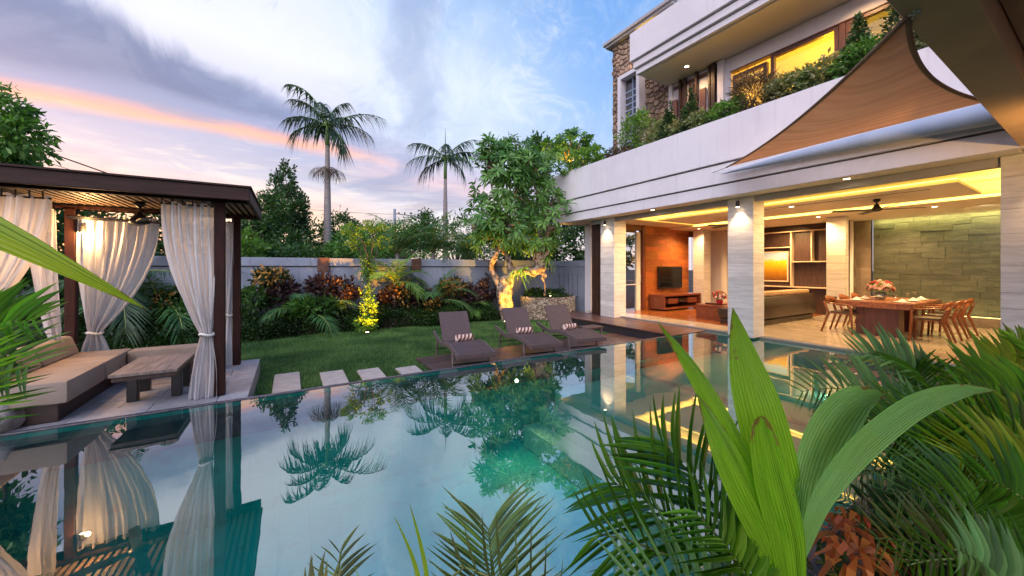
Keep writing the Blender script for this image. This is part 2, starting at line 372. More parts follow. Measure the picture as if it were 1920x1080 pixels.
M['pinkp'] = mat('pink_petal', (.85, .62, .58), (.80, .50, .46), island=.2, rough=.6, scale=30)
M['sail'] = mat('brown_sail', (.68, .31, .135), (.56, .24, .10), rough=.8, scale=1.1, stretch=(6, .8, .8), trans=.40, bump=.2, bscale=250)
M['sailhem'] = mat('sail_hem', (.22, .13, .08), rough=.8)
M['palesail'] = mat('pale_sail', (.34, .40, .54), (.28, .34, .48), rough=.6, scale=2)
M['canopy'] = mat('canopy_paint', (.56, .37, .24), (.50, .33, .22), rough=.7)
M['trunk'] = mat('palm_trunk', (.30, .26, .25), (.20, .17, .17), rough=.85, scale=3, stretch=(1, 1, 6), bump=.5, bscale=14)
M['bark'] = mat('frangipani_bark', (.38, .27, .19), (.07, .045, .035), rough=.85, scale=8, bump=1.0, bscale=22, third=(.42, .32, .24))
M['bark2'] = mat('brown_bark', (.12, .09, .07), (.07, .05, .04), rough=.9, scale=9, bump=.8)
M['crownshaft'] = leafmat('crownshaft', (.10, .20, .05), (.14, .26, .06), trans=.1)
M['royal'] = leafmat('royal_leaf', (.045, .085, .055), (.07, .12, .06), island=.35, trans=.25)
M['dry'] = leafmat('dry_leaf', (.14, .09, .06), (.10, .07, .05))
M['frangi'] = leafmat('frangipani_leaf', (.075, .19, .055), (.15, .30, .08), island=.4, trans=.35)
M['tree1'] = leafmat('dark_tree_leaf', (.035, .085, .025), (.065, .14, .035), island=.5)
M['tree2'] = leafmat('mid_tree_leaf', (.075, .18, .035), (.12, .25, .05), island=.5)
M['tree3'] = leafmat('bright_tree_leaf', (.10, .22, .04), (.16, .30, .05), island=.45)
M['conifer'] = leafmat('conifer_leaf', (.022, .060, .022), (.045, .10, .03), island=.5, trans=.2)
M['hedge'] = leafmat('hedge_leaf', (.018, .045, .012), (.035, .085, .018), island=.5)
M['gardenpalm'] = leafmat('garden_palm_leaf', (.055, .15, .045), (.085, .21, .06), island=.35)
M['limepalm'] = leafmat('lime_palm_leaf', (.12, .26, .05), (.16, .32, .06), island=.35)
M['maroon'] = leafmat('maroon_leaf', (.050, .028, .030), (.20, .12, .10), imix=.82, island=.6, tcol=(1.2, .8, .7))
M['feather'] = leafmat('feather_palm_leaf', (.07, .16, .06), (.10, .21, .08), island=.35)
M['croton'] = leafmat('croton_leaf', (.030, .060, .022), (.52, .30, .08), imix=.62, island=.5, tcol=(1.4, 1.0, .5))
M['redleaf'] = leafmat('rust_red_leaf', (.60, .19, .04), (.42, .10, .03), island=.4, tcol=(1.5, .8, .5))
M['silver'] = leafmat('silver_shrub_leaf', (.13, .22, .07), (.26, .25, .14), island=.5)
M['areca'] = leafmat('areca_leaf', (.050, .150, .026), (.075, .20, .034), island=.2, trans=.35, rough=.35)
for k_, a_, b_ in (('fp1', (.11, .27, .035), (.15, .34, .05)), ('fp2', (.22, .40, .05), (.27, .45, .06)), ('fp3', (.24, .40, .20), (.32, .50, .26)), ('fp4', (.38, .44, .06), (.44, .48, .08)), ('fp6', (.40, .50, .30), (.48, .56, .38)), ('fp5', (.28, .31, .17), (.36, .36, .21))):
    M[k_] = mat('palm_leaflet_' + k_[-1], a_, b_, rough=.30, scale=4, rand=.34, trans=.38, tcol=(1.3, 1.5, .4), spec=.6)
M['rachis'] = mat('palm_rachis', (.20, .26, .07), (.16, .20, .06), rough=.4, scale=5)
M['led'] = emat('led_strip', (1.0, .66, .12), 3.2)
M['ledgreen'] = emat('led_wall_wash', (1.0, .78, .22), 3.2)
M['ledpool'] = emat('pool_led', (1.0, .60, .14), 1.3)
M['bulb'] = emat('lamp_bulb', (1.0, .78, .45), 16.0)
M['poolbulb'] = emat('pool_bulb', (1.0, .85, .6), 14.0)
def joints(m, size, dark, amt):
    t = m.node_tree; Q = NB(t); b = [n for n in t.nodes if n.type == 'BSDF_PRINCIPLED'][0]; src = b.inputs['Base Color'].links[0].from_socket
    g = Q.n('ShaderNodeNewGeometry'); s_ = Q.n('ShaderNodeSeparateXYZ'); t.links.new(g.outputs['Position'], s_.inputs[0]); tot = None
    for k in range(3):
        fr_ = Q.m('ABSOLUTE', Q.m('SUBTRACT', Q.m('FRACT', Q.m('ADD', Q.m('DIVIDE', s_.outputs[k], size), 100.37)), .5)); l_ = Q.ss(fr_, .478, .492); tot = l_ if tot is None else Q.m('MAXIMUM', tot, l_)
    Q.put(b.inputs['Base Color'], Q.mix(Q.m('MULTIPLY', tot, amt), src, dark + (1,)))
joints(M['pool'], .30, (.01, .16, .17), .28); joints(M['poolstep'], .30, (.08, .34, .32), .5)
def ribbed(name, a, b, rib):
    "a pleated leaf: the ribs run along the blade (mesh attribute uv.x across)"
    m = bpy.data.materials.new(name); m.use_nodes = True; t = m.node_tree; t.nodes.clear(); Q = NB(t)
    uv = Q.n('ShaderNodeUVMap'); sp_ = Q.n('ShaderNodeSeparateXYZ'); t.links.new(uv.outputs[0], sp_.inputs[0])
    s_ = Q.m('SINE', Q.m('MULTIPLY', sp_.outputs[0], rib * 2 * math.pi))
    cx = Q.n('ShaderNodeCombineXYZ'); Q.put(cx.inputs[0], Q.m('MULTIPLY', sp_.outputs[0], rib * 2.0)); Q.put(cx.inputs[1], Q.m('MULTIPLY', sp_.outputs[1], 1.5))
    nz_ = Q.n('ShaderNodeTexNoise'); nz_.inputs['Scale'].default_value = 1.0; nz_.inputs['Detail'].default_value = 3; t.links.new(cx.outputs[0], nz_.inputs[0])
    c_ = Q.mix(Q.ss(nz_.outputs[0], .35, .65), a + (1,), b + (1,))
    thin = Q.ss(s_, .90, 1.0)
    c_ = Q.mix(Q.m('MULTIPLY', thin, .5), c_, tuple(min(1, q * 2.0) for q in b) + (1,))
    g_ = Q.n('ShaderNodeNewGeometry'); w_ = Q.n('ShaderNodeTexNoise'); w_.inputs['Scale'].default_value = 26; w_.inputs['Detail'].default_value = 5; t.links.new(g_.outputs['Position'], w_.inputs[0])
    w2 = Q.n('ShaderNodeTexNoise'); w2.inputs['Scale'].default_value = 5; w2.inputs['Detail'].default_value = 3; t.links.new(g_.outputs['Position'], w2.inputs[0])
    c_ = Q.mix(Q.m('MULTIPLY', Q.ss(w2.outputs[0], .45, .75), .45), c_, (a[0] * 1.7, a[1] * 1.25, a[2] * .9, 1))
    edge = Q.m('ABSOLUTE', Q.m('SUBTRACT', sp_.outputs[0], .5)); tipw = Q.m('MULTIPLY', sp_.outputs[1], .25)
    dead = Q.ss(Q.m('ADD', Q.m('ADD', Q.m('MULTIPLY', tipw, .55), Q.m('MULTIPLY', edge, .35)), Q.m('MULTIPLY', w_.outputs[0], .34)), .76, .84)
    c_ = Q.mix(dead, c_, (.30, .19, .05, 1)); spots = Q.ss(w_.outputs[0], .70, .76); c_ = Q.mix(Q.m('MULTIPLY', spots, .7), c_, (.26, .20, .05, 1))
    b_ = Q.n('ShaderNodeBsdfPrincipled'); Q.put(b_.inputs['Base Color'], c_); b_.inputs['Roughness'].default_value = .34
    bp = Q.n('ShaderNodeBump'); bp.inputs['Strength'].default_value = .6; bp.inputs['Distance'].default_value = .004
    Q.put(bp.inputs['Height'], s_); t.links.new(bp.outputs[0], b_.inputs['Normal'])
    tr = Q.n('ShaderNodeBsdfTranslucent'); Q.put(tr.inputs[0], Q.mix(1.0, c_, (1.3, 1.5, .4, 1), 'MULTIPLY')); t.links.new(bp.outputs[0], tr.inputs[1])
    mx = Q.n('ShaderNodeMixShader'); mx.inputs[0].default_value = .42
    t.links.new(b_.outputs[0], mx.inputs[1]); t.links.new(tr.outputs[0], mx.inputs[2])
    o = Q.n('ShaderNodeOutputMaterial'); t.links.new(mx.outputs[0], o.inputs[0])
    return m
M['bigleaf'] = ribbed('pleated_leaf', (.20, .45, .018), (.31, .58, .03), 13)
M['bigleaf2'] = ribbed('pleated_leaf_bluish', (.22, .48, .12), (.32, .60, .20), 13)
M['blade'] = ribbed('yellow_green_blade', (.34, .52, .03), (.42, .60, .05), 5)
M['louvre'] = mat('louvre_white', (.70, .66, .58), rough=.5)
# ================================================================ THE SETTING
PX0, PX1, PY0, PY1 = -2.35, 8.85, 0.95, 5.37
S = dict(kind='structure')
g = MB(); big = 260
for a, b in (((-big, -big), (PX0 - .1, big)), ((PX1 + .1, -big), (big, big)), ((PX0 - .1, -big), (PX1 + .1, PY0 - .1)), ((PX0 - .1, PY1 + .08), (PX1 + .1, big))):
    g.add([(a[0], a[1], -.34), (b[0], a[1], -.34), (b[0], b[1], -.34), (a[0], b[1], -.34)], [(0, 1, 2, 3)])
g.build('ground', M['soil'], **S)
MB().add([(-8, 5.47, -.31), (9.2, 5.47, -.31), (9.2, 11.9, -.31), (-8, 11.9, -.31)], [(0, 1, 2, 3)]).build('lawn', M['lawnbase'], **S)
# pool
zb = -1.45
pb = MB()
pb.add([(PX0, PY0, zb), (PX1, PY0, zb), (PX1, PY1, zb), (PX0, PY1, zb)], [(0, 1, 2, 3)])
pb.add([(PX0, PY1, zb), (PX1, PY1, zb), (PX1, PY1, -.07), (PX0, PY1, -.07)], [(0, 1, 2, 3)])
pb.add([(PX1, PY0, zb), (PX1, PY1, zb), (PX1, PY1, -.07), (PX1, PY0, -.07)], [(0, 1, 2, 3)])
pb.add([(PX0, PY0, zb), (PX0, PY1, zb), (PX0, PY1, -.07), (PX0, PY0, -.07)], [(0, 1, 2, 3)])
pb.add([(PX0, PY0, zb), (PX1, PY0, zb), (PX1, PY0, -.07), (PX0, PY0, -.07)], [(0, 1, 2, 3)])
pool = pb.build('pool_basin', M['pool'], **S)
rbox('ledge', (PX0 + .01, PY1 - .21, -.40), (PX1 - .01, PY1 - .005, -.105), M['coping'], pool, .01)
# the shallow shelf, its steps and the sunken bench with light strips
rbox('shelf', (5.9, PY0 + .01, zb + .01), (PX1 - .01, PY1 - .22, -.56), M['poolstep'], pool, .01)
rbox('step', (3.95, PY0 + .01, zb + .01), (5.89, PY1 - .22, -.62), M['poolstep'], pool, .01)
rbox('step', (3.62, PY0 + .012, zb + .01), (3.94, PY1 - .222, -.86), M['poolstep'], pool, .01)
rbox('step', (3.30, PY0 + .014, zb + .01), (3.61, PY1 - .224, -1.10), M['poolstep'], pool, .01)
MB().add([(PX0, PY0, -.06), (PX1, PY0, -.06), (PX1, PY1 + .02, -.06), (PX0, PY1 + .02, -.06)], [(0, 1, 2, 3)]).build('water', M['water'], kind='structure')
rbox('pool_wall', (PX0 - .1, PY1 + .012, -.5), (PX1, PY1 + .075, -.052), M['coping'], pool, .004)
rbox('pool_wall', (PX0 - .25, PY0, -1.0), (PX0 - .01, PY1 + .01, -.02), M['coping'], pool, .004)
rbox('pool_wall', (PX0, PY0 - .22, -1.0), (PX1, PY0 - .01, -.045), M['coping'], pool, .004)
# planting bed the palms stand in, and the strip under the camera
MB().box((1.4, -2.0, -.5), (8.5, PY0 - .23, -.05)).build('planting_bed', M['soil'], **S)
MB().box((-4, -6.0, -.5), (1.39, PY0 - .23, -.08)).build('ground_strip', M['soil'], **S)

# pergola platform of grey pavers
plat = MB().box((-4.6, 5.47, -.5), (-.45, 7.66, -.085)).build('platform', M['paver'], **S)
y = 5.47; row = 0
while y < 7.64:
    h = min(.305, 7.66 - y); x = -.445 - (0 if row % 2 else .3)
    xs = [-.445] + ([] if row % 2 else [-.745])
    while xs[-1] > -4.5: xs.append(xs[-1] - .6)
    for a, b in zip(xs[1:], xs):
        dz = rng.uniform(-.002, .002)
        piece('paver', (a + .004, y + .004, -.09), (b - .004, y + h - .004, -.06 + dz), M['paver'], plat)
    y += h; row += 1
# stepping stones, one thing each
lab = ['pale square stepping stone nearest the pergola platform', 'second pale stepping stone from the pergola, in the grass', 'third pale stepping stone from the pergola, in the grass', 'pale stepping stone closest to the dark lounger deck']
for k, (x0, x1, y1) in enumerate(((-.23, .13, 7.28), (.42, .78, 7.03), (.98, 1.34, 6.86), (1.58, 1.94, 6.66))):
    o = MB().box((x0, 5.60, -.33), (x1, y1, -.268)).build('stepping_stone', M['step'], bevel=.006)
    tag(o, lab[k], 'stepping stone', 'pale stepping stones along the pool edge')
# lounger deck
deck = MB().box((2.12, 5.50, -.40), (7.50, 7.2, -.30)).build('deck', M['deckside'], **S)
y = 5.50
while y < 7.15:
    x = 2.10
    while x < 7.45:
        x2 = min(7.5, x + rng.uniform(1.6, 2.4))
        if 7.5 - x2 < .4: x2 = 7.5
        piece('plank', (x + .002, y + .004, -.305), (x2 - .002, y + .136, -.265 + rng.uniform(-.001, .001)), M['deck'], deck); x = x2
    y += .14
# raised walkway beside the house
walk = MB().box((7.58, 5.40, -.42), (8.84, 10.2, -.085)).build('walkway', M['deckside'], **S)
x = 7.54
while x < 8.80:
    for a, b in ((5.38, 7.6), (7.6, 10.2)):
        piece('plank', (x + .003, a + .002, -.085), (min(8.845, x + .137), b - .002, -.050 + rng.uniform(-.001, .001)), M['deck'], walk)
    x += .14
# house floor: marble tiles, then timber in the living room
floor = MB().box((8.86, -4.0, -.5), (15.2, 9.6, -.025)).build('floor', M['joint'], **S)
x = 8.855; ix = 0
while x < 15.1:
    x2 = min(15.2, x + .8); y = -3.0
    while y < 9.5:
        y2 = y + .8
        wood = x >= 9.6 and y2 > 5.5
        if not wood: piece('tile', (x + .002, y + .002, -.03), (x2 - .002, y2 - .002, 0), M['marble'], floor)
        y = y2
    x = x2; ix += 1
y = 5.4
x = 9.658
while x < 15.1:
    y = 5.0
    while y < 9.4:
        y2 = min(9.5, y + rng.uniform(1.0, 1.6))
        piece('floorboard', (x + .001, max(y, 5.003) + .001, -.02), (x + .119, y2 - .001, .004), M['woodfloor'], floor); y = y2
    x += .12

# ================================================================ THE HOUSE
villa = thing('villa', 'two storey white villa with travertine pillars and lit open living room beside the pool', 'villa', (8.6, 4.5, 0))
def V(name, a, b, m='plaster', bev=.006): return rbox(name, a, b, M[m], villa, bev)
# second-floor slab, soffit, lintel, ceiling with recess
V('slab', (8.25, -3, 3.30), (15.4, 10.5, 3.48), 'ceil')
V('soffit', (8.13, .76, 3.06), (8.60, 10.55, 3.295), 'ceil')
V('lintel', (8.605, -3, 2.93), (8.74, 9.3, 3.29), 'lintel')
V('soffit', (8.605, 9.305, 3.06), (12.0, 10.55, 3.295), 'ceil')
V('ceiling', (8.745, -3, 3.03), (9.20, 8.98, 3.29), 'ceil')
V('ceiling', (12.2, -3, 2.93), (15.0, 8.98, 3.29), 'ceil')
V('ceiling', (9.205, 7.95, 3.0), (12.195, 8.98, 3.29), 'ceil')
V('ceiling', (9.205, -3, 3.0), (12.195, .3, 3.29), 'ceil')
V('ceiling_panel', (9.70, 1.5, 2.95), (11.65, 7.5, 3.01), 'ceil')
V('ceiling_groove', (10.1, 1.9, 2.943), (10.14, 5.0, 2.949), 'frame', 0)
for a, b in (((9.72, 1.52), (9.78, 7.48)), ((11.58, 1.52), (11.64, 7.48)), ((9.785, 1.52), (11.575, 1.56)), ((9.785, 7.44), (11.575, 7.48))):
    V('light_strip', (a[0], a[1], 3.012), (b[0], b[1], 3.03), 'led', 0)
V('light_strip', (9.203, .32, 3.03), (9.215, 7.9, 3.10), 'led', 0)
V('light_strip', (12.183, .32, 2.95), (12.195, 7.9, 3.0), 'led', 0)
# fascia bands
for z0, z1, xo in ((3.055, 3.315, 8.10), (3.345, 3.755, 8.06), (3.79, 4.74, 8.02)):
    V('fascia', (xo, .70, z0), (8.24, 10.62, z1))
V('groove', (8.15, .70, 3.056), (8.235, 10.60, 4.5), 'groove', 0)
V('fascia', (8.245, 10.40, 3.35), (12.0, 10.60, 4.74))
V('planter_wall', (9.15, -3, 3.485), (9.25, 10.39, 4.5))
V('planter_soil', (8.245, -3, 3.9), (9.145, 10.39, 4.58), 'soil', 0)
# canopy over the camera side: beam and ceiling
cn = V('canopy_beam', (-3.5, .46, 3.07), (8.095, .74, 3.62), 'canopy')
V('canopy_ceiling', (-3.5, -3, 3.30), (8.24, .455, 3.5), 'canopy')
V('canopy_wall', (8.25, -3, 3.10), (8.595, .69, 4.7), 'plaster')
# ground floor pillars clad in travertine
def pillar(x0, y0, x1, y1, z0, z1, hs=(.42, .30, .55, .25, .48, .36, .60)):
    core = MB().box((x0 + .02, y0 + .02, z0), (x1 - .02, y1 - .02, z1 - .003)).build('pillar', M['joint'], villa)
    z = z0; k = rng.randrange(7)
    while z < z1 - .01:
        h = hs[k % 7] * .62; k += 1; z2 = min(z1 - .004, z + h)
        if z1 - z2 < .1: z2 = z1 - .004
        piece('stone_panel', (x0, y0, z + .002), (x0 + .018, y1, z2 - .002), M['travertine'], core)
        piece('stone_panel', (x0 + .019, y0, z + .002), (x1, y0 + .018, z2 - .002), M['travertine'], core)
        if y1 - y0 < 1.0:
            piece('stone_panel', (x1 - .018, y0 + .019, z + .002), (x1, y1, z2 - .002), M['travertine'], core)
            piece('stone_panel', (x0 + .019, y1 - .018, z + .002), (x1 - .019, y1, z2 - .002), M['travertine'], core)
        z = z2
    return core
pillar(8.58, 8.20, 9.10, 8.78, -.05, 3.06)
pillar(8.56, 4.18, 9.02, 4.72, -.02, 3.06)
pillar(8.56, -.8, 9.25, .94, -.05, 3.06)
pillar(13.0, 4.00, 13.22, 4.42, 0, 2.93)
pillar(13.15, 8.14, 13.6, 8.55, 0, 2.93)
# living room: teak wall built of boards
tw = MB().box((10.85, 8.93, 0), (13.4, 9.05, 3.0)).build('teak_wall', M['cabinet'], villa)
z = 0.0
while z < 2.99:
    z2 = min(3.0, z + .15); x = 10.85
    while x < 13.35:
        x2 = min(13.4, x + rng.choice((.45, .7, .95, 1.2)))
        if 13.4 - x2 < .25: x2 = 13.4
        piece('board', (x + .002, 8.90 + rng.uniform(0, .005), z + .0015), (x2 - .002, 8.93, z2 - .0015), M['tvwood'], tw); x = x2
    z = z2
V('wall', (10.70, 8.86, 0), (10.845, 9.05, 3.0), 'cabinet')
V('door_post', (10.42, 8.90, 0), (10.62, 8.99, 2.75), 'white')
dg = V('glass_door', (9.12, 8.93, .02), (10.41, 8.95, 2.72), 'winglass', 0)
piece('frame_bar', (9.105, 8.91, 2.73), (10.41, 8.97, 2.80), M['frame'], dg); piece('frame_bar', (9.9, 8.90, .9), (10.41, 8.928, .93), M['white'], dg)
MB().tube([(10.57, 8.86, .95), (10.57, 8.84, 1.0), (10.57, 8.84, 1.2), (10.57, 8.86, 1.25)], .012).build('door_handle', M['steel'], villa)
V('transom', (9.11, 8.90, 2.81), (10.69, 9.0, 2.995), 'cabinet')
V('window_pane', (13.62, 8.93, .02), (14.4, 8.95, 2.7), 'winglass', 0)
V('wall', (13.45, 8.90, 2.71), (14.4, 9.0, 2.995), 'cabinet')
V('wall', (14.41, 8.0, 0), (15.0, 9.05, 2.995), 'ceil')
V('back_wall', (15.01, 4.65, 0), (15.15, 9.2, 3.29), 'ceil')
lv = V('louvre_window', (14.93, 7.3, .35), (15.005, 7.9, 2.55), 'groove', 0)
for k in range(20):
    zz = .42 + k * .105
    piece('slat', (14.86, 7.34, zz), (14.93, 7.86, zz + .05), M['louvre'], lv)
V('beam', (14.6, 4.66, 2.78), (14.99, 7.2, 2.995), 'shelfdark')
# exterior timber screen beside pillar one
sc_ = MB().box((8.72, 8.80, -.05), (8.80, 9.30, 3.05)).build('timber_screen', M['darkwood'], villa)
for k in range(5):
    piece('plank', (8.685 + (k % 2) * .012, 8.80 + k * .1 + .006, -.05), (8.718, 8.90 + k * .1 - .004, 3.045), M['darkwood'], sc_)
# dining room: green stone wall and its neighbours
gw = MB().box((15.0, -3.0, .26), (15.15, 3.97, 3.0)).build('green_stone_wall', M['joint'], villa)
z = .28; row = 0
while z < 2.88:
    z2 = min(2.90, z + .148); y = 3.965 - (.28 if row % 2 else 0) + .28
    while y > -.6:
        w = rng.choice((.30, .42, .56)); y2 = y - w; a, b = max(y2, -3), min(y, 3.965)
        if b - a > .02: piece('stone_tile', (14.985 - rng.uniform(0, .018), a + .0015, z + .0015), (15.02, b - .0015, z2 - .0015), M['greenstone'], gw)
        y = y2
    z = z2; row += 1
V('wall', (15.02, -3, 2.93), (15.15, 3.97, 3.29), 'ceil')
V('light_strip', (14.93, -.6, 2.945), (14.995, 3.95, 2.965), 'ledgreen', 0)
V('ledge', (14.75, -3, .0), (15.0, 3.96, .25), 'brownwall')
V('light_strip', (14.80, -.6, .255), (14.84, 3.95, .262), 'ledgreen', 0)
bw = MB().box((15.0, 4.02, 0), (15.15, 4.64, 3.0)).build('brown_stone_wall', M['joint'], villa)
for k in range(10): piece('stone_tile', (14.985, 4.02, .3 * k + .002), (15.01, 4.35, .3 * k + .298), M['brownwall'], bw); piece('stone_tile', (14.985, 4.354, .3 * k + .002), (15.01, 4.60, .3 * k + .298), M['brownwall'], bw)
V('door_frame', (14.5, 4.29, 0), (14.55, 4.36, 2.99), 'white')
V('dark_panel', (14.5, 4.365, 0), (14.54, 4.62, 2.99), 'darkwood')
V('side_wall', (8.9, -3.15, 0), (15.2, -3.0, 3.29), 'ceil')
# wall unit of dark panels and pale shelves
wu = MB().box((14.62, 4.70, 0), (15.0, 7.2, 2.98)).build('wall_unit', M['shelfdark'], villa)
def sh(a, b): piece('shelf', a, b, M['shelflight'], wu)
sh((14.42, 4.72, 2.70), (14.62, 7.2, 2.73)); sh((14.42, 4.72, .84), (14.62, 7.2, .87)); sh((14.42, 5.85, .875), (14.62, 5.885, 2.695))
sh((14.42, 5.28, 1.72), (14.62, 5.31, 2.695)); sh((14.42, 4.73, 1.685), (14.62, 5.845, 1.715)); sh((14.42, 5.89, 2.18), (14.62, 7.19, 2.21))
for a, b in ((4.72, 5.27), (5.32, 5.84), (5.90, 7.18)): piece('shelf_panel', (14.60, a + .012, .89 if a > 5.8 else 1.73), (14.618, b - .01, 2.16 if a > 5.8 else 2.68), M['shelfdark'], wu)
# ---------------- upper floor
V('upper_wall', (9.50, 5.16, 3.485), (9.62, 6.90, 6.79)); V('upper_wall', (9.505, -3, 6.42), (9.62, 5.155, 6.79)); V('upper_wall', (9.505, -3, 3.485), (9.62, .6, 6.415))
V('pilaster', (9.40, 5.30, 3.485), (9.498, 5.46, 6.79)); V('pilaster', (9.42, 6.78, 3.485), (9.498, 6.9, 6.79))
sp2 = V('screen_frame', (9.47, 5.48, 6.6), (9.499, 6.77, 6.7), 'frame')
k = 0; y = 5.50
while y < 6.72:
    w = (.10, .05, .16, .05, .12)[k % 5]
    z0 = 3.5 + (0, .5, 0, .9, 0)[k % 5]
    piece('slat', (9.36 + .03 * (k % 3), y, z0), (9.468, y + w, 6.78 - (.0, .0, .5, .0, .25)[k % 5]), M['darkwood'] if k % 5 != 2 else M['frame'], sp2)
    y += w + (.045, .09, .05, .07, .10)[k % 5]; k += 1
# windows: frames and panes
def window(y0, y1, z0, z1, m='winglass'):
    f = MB().box((9.46, y0, z1 - .07), (9.56, y1, z1)).box((9.46, y0, z0), (9.56, y0 + .07, z1 - .071)).box((9.46, y1 - .07, z0), (9.56, y1, z1 - .071)).box((9.46, y0 + .071, z0), (9.56, y1 - .071, z0 + .07))
    fo = f.build('window', M['frame'], villa)
    MB().box((9.505, y0 + .071, z0 + .071), (9.512, y1 - .071, z1 - .072)).build('pane', M[m], fo)
window(4.33, 5.10, 3.5, 6.28); window(3.02, 4.25, 3.5, 6.38); window(1.75, 2.9, 3.5, 6.38, 'darkglass'); window(.62, 1.72, 3.5, 6.38, 'darkglass')
V('head_frame', (9.44, .6, 6.385), (9.60, 5.155, 6.415), 'frame'); V('mullion', (9.44, 2.91, 3.5), (9.57, 3.01, 6.38), 'frame')
V('room_wall', (12.6, .4, 3.485), (12.7, 6.8, 6.79), 'ceil'); V('room_wall', (9.63, 5.3, 3.485), (12.59, 5.4, 6.79), 'ceil'); V('room_wall', (9.63, .4, 3.485), (12.59, .5, 6.79), 'ceil')
V('room_ceiling', (9.63, .51, 6.70), (12.59, 5.29, 6.795), 'ceil')
V('room_coving', (11.6, .51, 6.30), (12.59, 5.29, 6.36), 'ceil'); V('light_strip', (11.62, .6, 6.365), (11.66, 5.2, 6.40), 'led', 0)
V('room_coving', (9.9, 4.9, 6.30), (11.59, 5.29, 6.36), 'ceil'); V('light_strip', (9.95, 4.92, 6.365), (11.5, 4.96, 6.40), 'led', 0)
# upper roof
V('roof_slab', (8.30, -3, 6.80), (15.4, 6.90, 7.6), 'ceil')
for z0, z1, xo, yo in ((6.82, 6.955, 8.18, 6.99), (6.985, 7.155, 8.11, 7.05), (7.185, 7.95, 8.04, 7.11)):
    V('roof_fascia', (xo, -3, z0), (8.28, yo, z1)); V('roof_fascia', (8.285, 6.915, z0), (14, yo, z1))
V('groove', (8.22, -3, 6.83), (8.275, 7.02, 7.8), 'groove', 0); V('groove', (8.28, 6.905, 6.83), (13.9, 6.912, 7.8), 'groove', 0)
# stone tower
def voronoi(w, h, cell, seed, skip=None):
    r = random.Random(seed); P = []
    nx, ny = int(w / cell) + 1, int(h / (cell * .9)) + 1
    for i in range(-1, nx + 1):
        for j in range(-1, ny + 1):
            P.append(((i + .5 + r.uniform(-.42, .42)) * w / nx, (j + .5 + r.uniform(-.42, .42)) * h / ny))
    out = []
    for i, (px_, py_) in enumerate(P):
        if not (0 < px_ < w and 0 < py_ < h) or (skip and skip(px_, py_)): continue
        poly = [(0, 0), (w, 0), (w, h), (0, h)]
        for qx, qy in P:
            if (qx, qy) == (px_, py_) or abs(qx - px_) > 3 * cell or abs(qy - py_) > 3 * cell: continue
            mx_, my_ = (px_ + qx) / 2, (py_ + qy) / 2; nx_, ny_ = qx - px_, qy - py_; L = math.hypot(nx_, ny_); nx_ /= L; ny_ /= L
            mx_ -= nx_ * .012; my_ -= ny_ * .012
            new = []
            for a in range(len(poly)):
                A, B = poly[a], poly[(a + 1) % len(poly)]
                da = (A[0] - mx_) * nx_ + (A[1] - my_) * ny_; db = (B[0] - mx_) * nx_ + (B[1] - my_) * ny_
                if da <= 0: new.append(A)
                if (da < 0) != (db < 0) and da != db:
                    t = da / (da - db); new.append((A[0] + t * (B[0] - A[0]), A[1] + t * (B[1] - A[1])))
            poly = new
            if len(poly) < 3: break
        if len(poly) >= 3: out.append(((px_, py_), poly))
    return out
TY0, TY1, TZ0, TZ1, TX = 6.95, 9.16, 4.4, 9.05, 9.5
tower = MB().box((TX + .03, TY0, 3.49), (13, TY1, TZ1)).build('stone_tower', M['mortar'], villa)
wy0, wy1, wz0, wz1 = 7.78, 8.66, 4.6, 7.75
for (cx, cy), poly in voronoi(TY1 - TY0, TZ1 - TZ0, .178, 5, lambda a, b: wy0 - TY0 - .04 < a < wy1 - TY0 + .04 and b < wz1 - TZ0 + .03):
    dpt = rng.uniform(.02, .055); v = []; n = len(poly)
    for p, q in poly: v.append((TX + .03, TY0 + p, TZ0 + q))
    for p, q in poly: v.append((TX + .025 - dpt * .6, TY0 + cx + (p - cx) * .93, TZ0 + cy + (q - cy) * .93))
    for p, q in poly: v.append((TX + .02 - dpt, TY0 + cx + (p - cx) * .72, TZ0 + cy + (q - cy) * .72))
    f = [tuple(range(2 * n, 3 * n))] + [(a * n + i, a * n + (i + 1) % n, (a + 1) * n + (i + 1) % n, (a + 1) * n + i) for a in (0, 1) for i in range(n)]
    MB().add(v, f).build('stone', M['rubble'], tower, loc=(TX, TY0 + cx, TZ0 + cy))
MB().box((9.33, TY0 - .25, TZ1 + .001), (13.2, TY1 + .16, TZ1 + .08)).box((9.26, TY0 - .3, TZ1 + .081), (13.2, TY1 + .22, TZ1 + .17)).build('coping', M['lintel'], villa)
MB().box((9.42, 7.35, TZ1 - .10), (9.46, 8.05, TZ1 - .05)).build('light_strip', M['led'], villa)
wf = MB().box((9.22, wy0, wz1 - .12), (9.62, wy1, wz1)).box((9.22, wy0, wz0), (9.62, wy0 + .12, wz1 - .121)).box((9.22, wy1 - .12, wz0), (9.62, wy1, wz1 - .121)).build('tower_window', M['plaster'], villa)
MB().box((9.465, wy0 + .13, wz0), (9.475, wy1 - .13, wz1 - .13)).build('pane', M['darkglass'], wf)
for k in range(14): piece('glazing_bar', (9.44, wy0 + .13, wz0 + .2 * k), (9.46, wy1 - .13, wz0 + .2 * k + .04), M['palesail'], wf)
piece('glazing_bar', (9.435, (wy0 + wy1) / 2 - .02, wz0), (9.458, (wy0 + wy1) / 2 + .02, wz1 - .13), M['palesail'], wf)

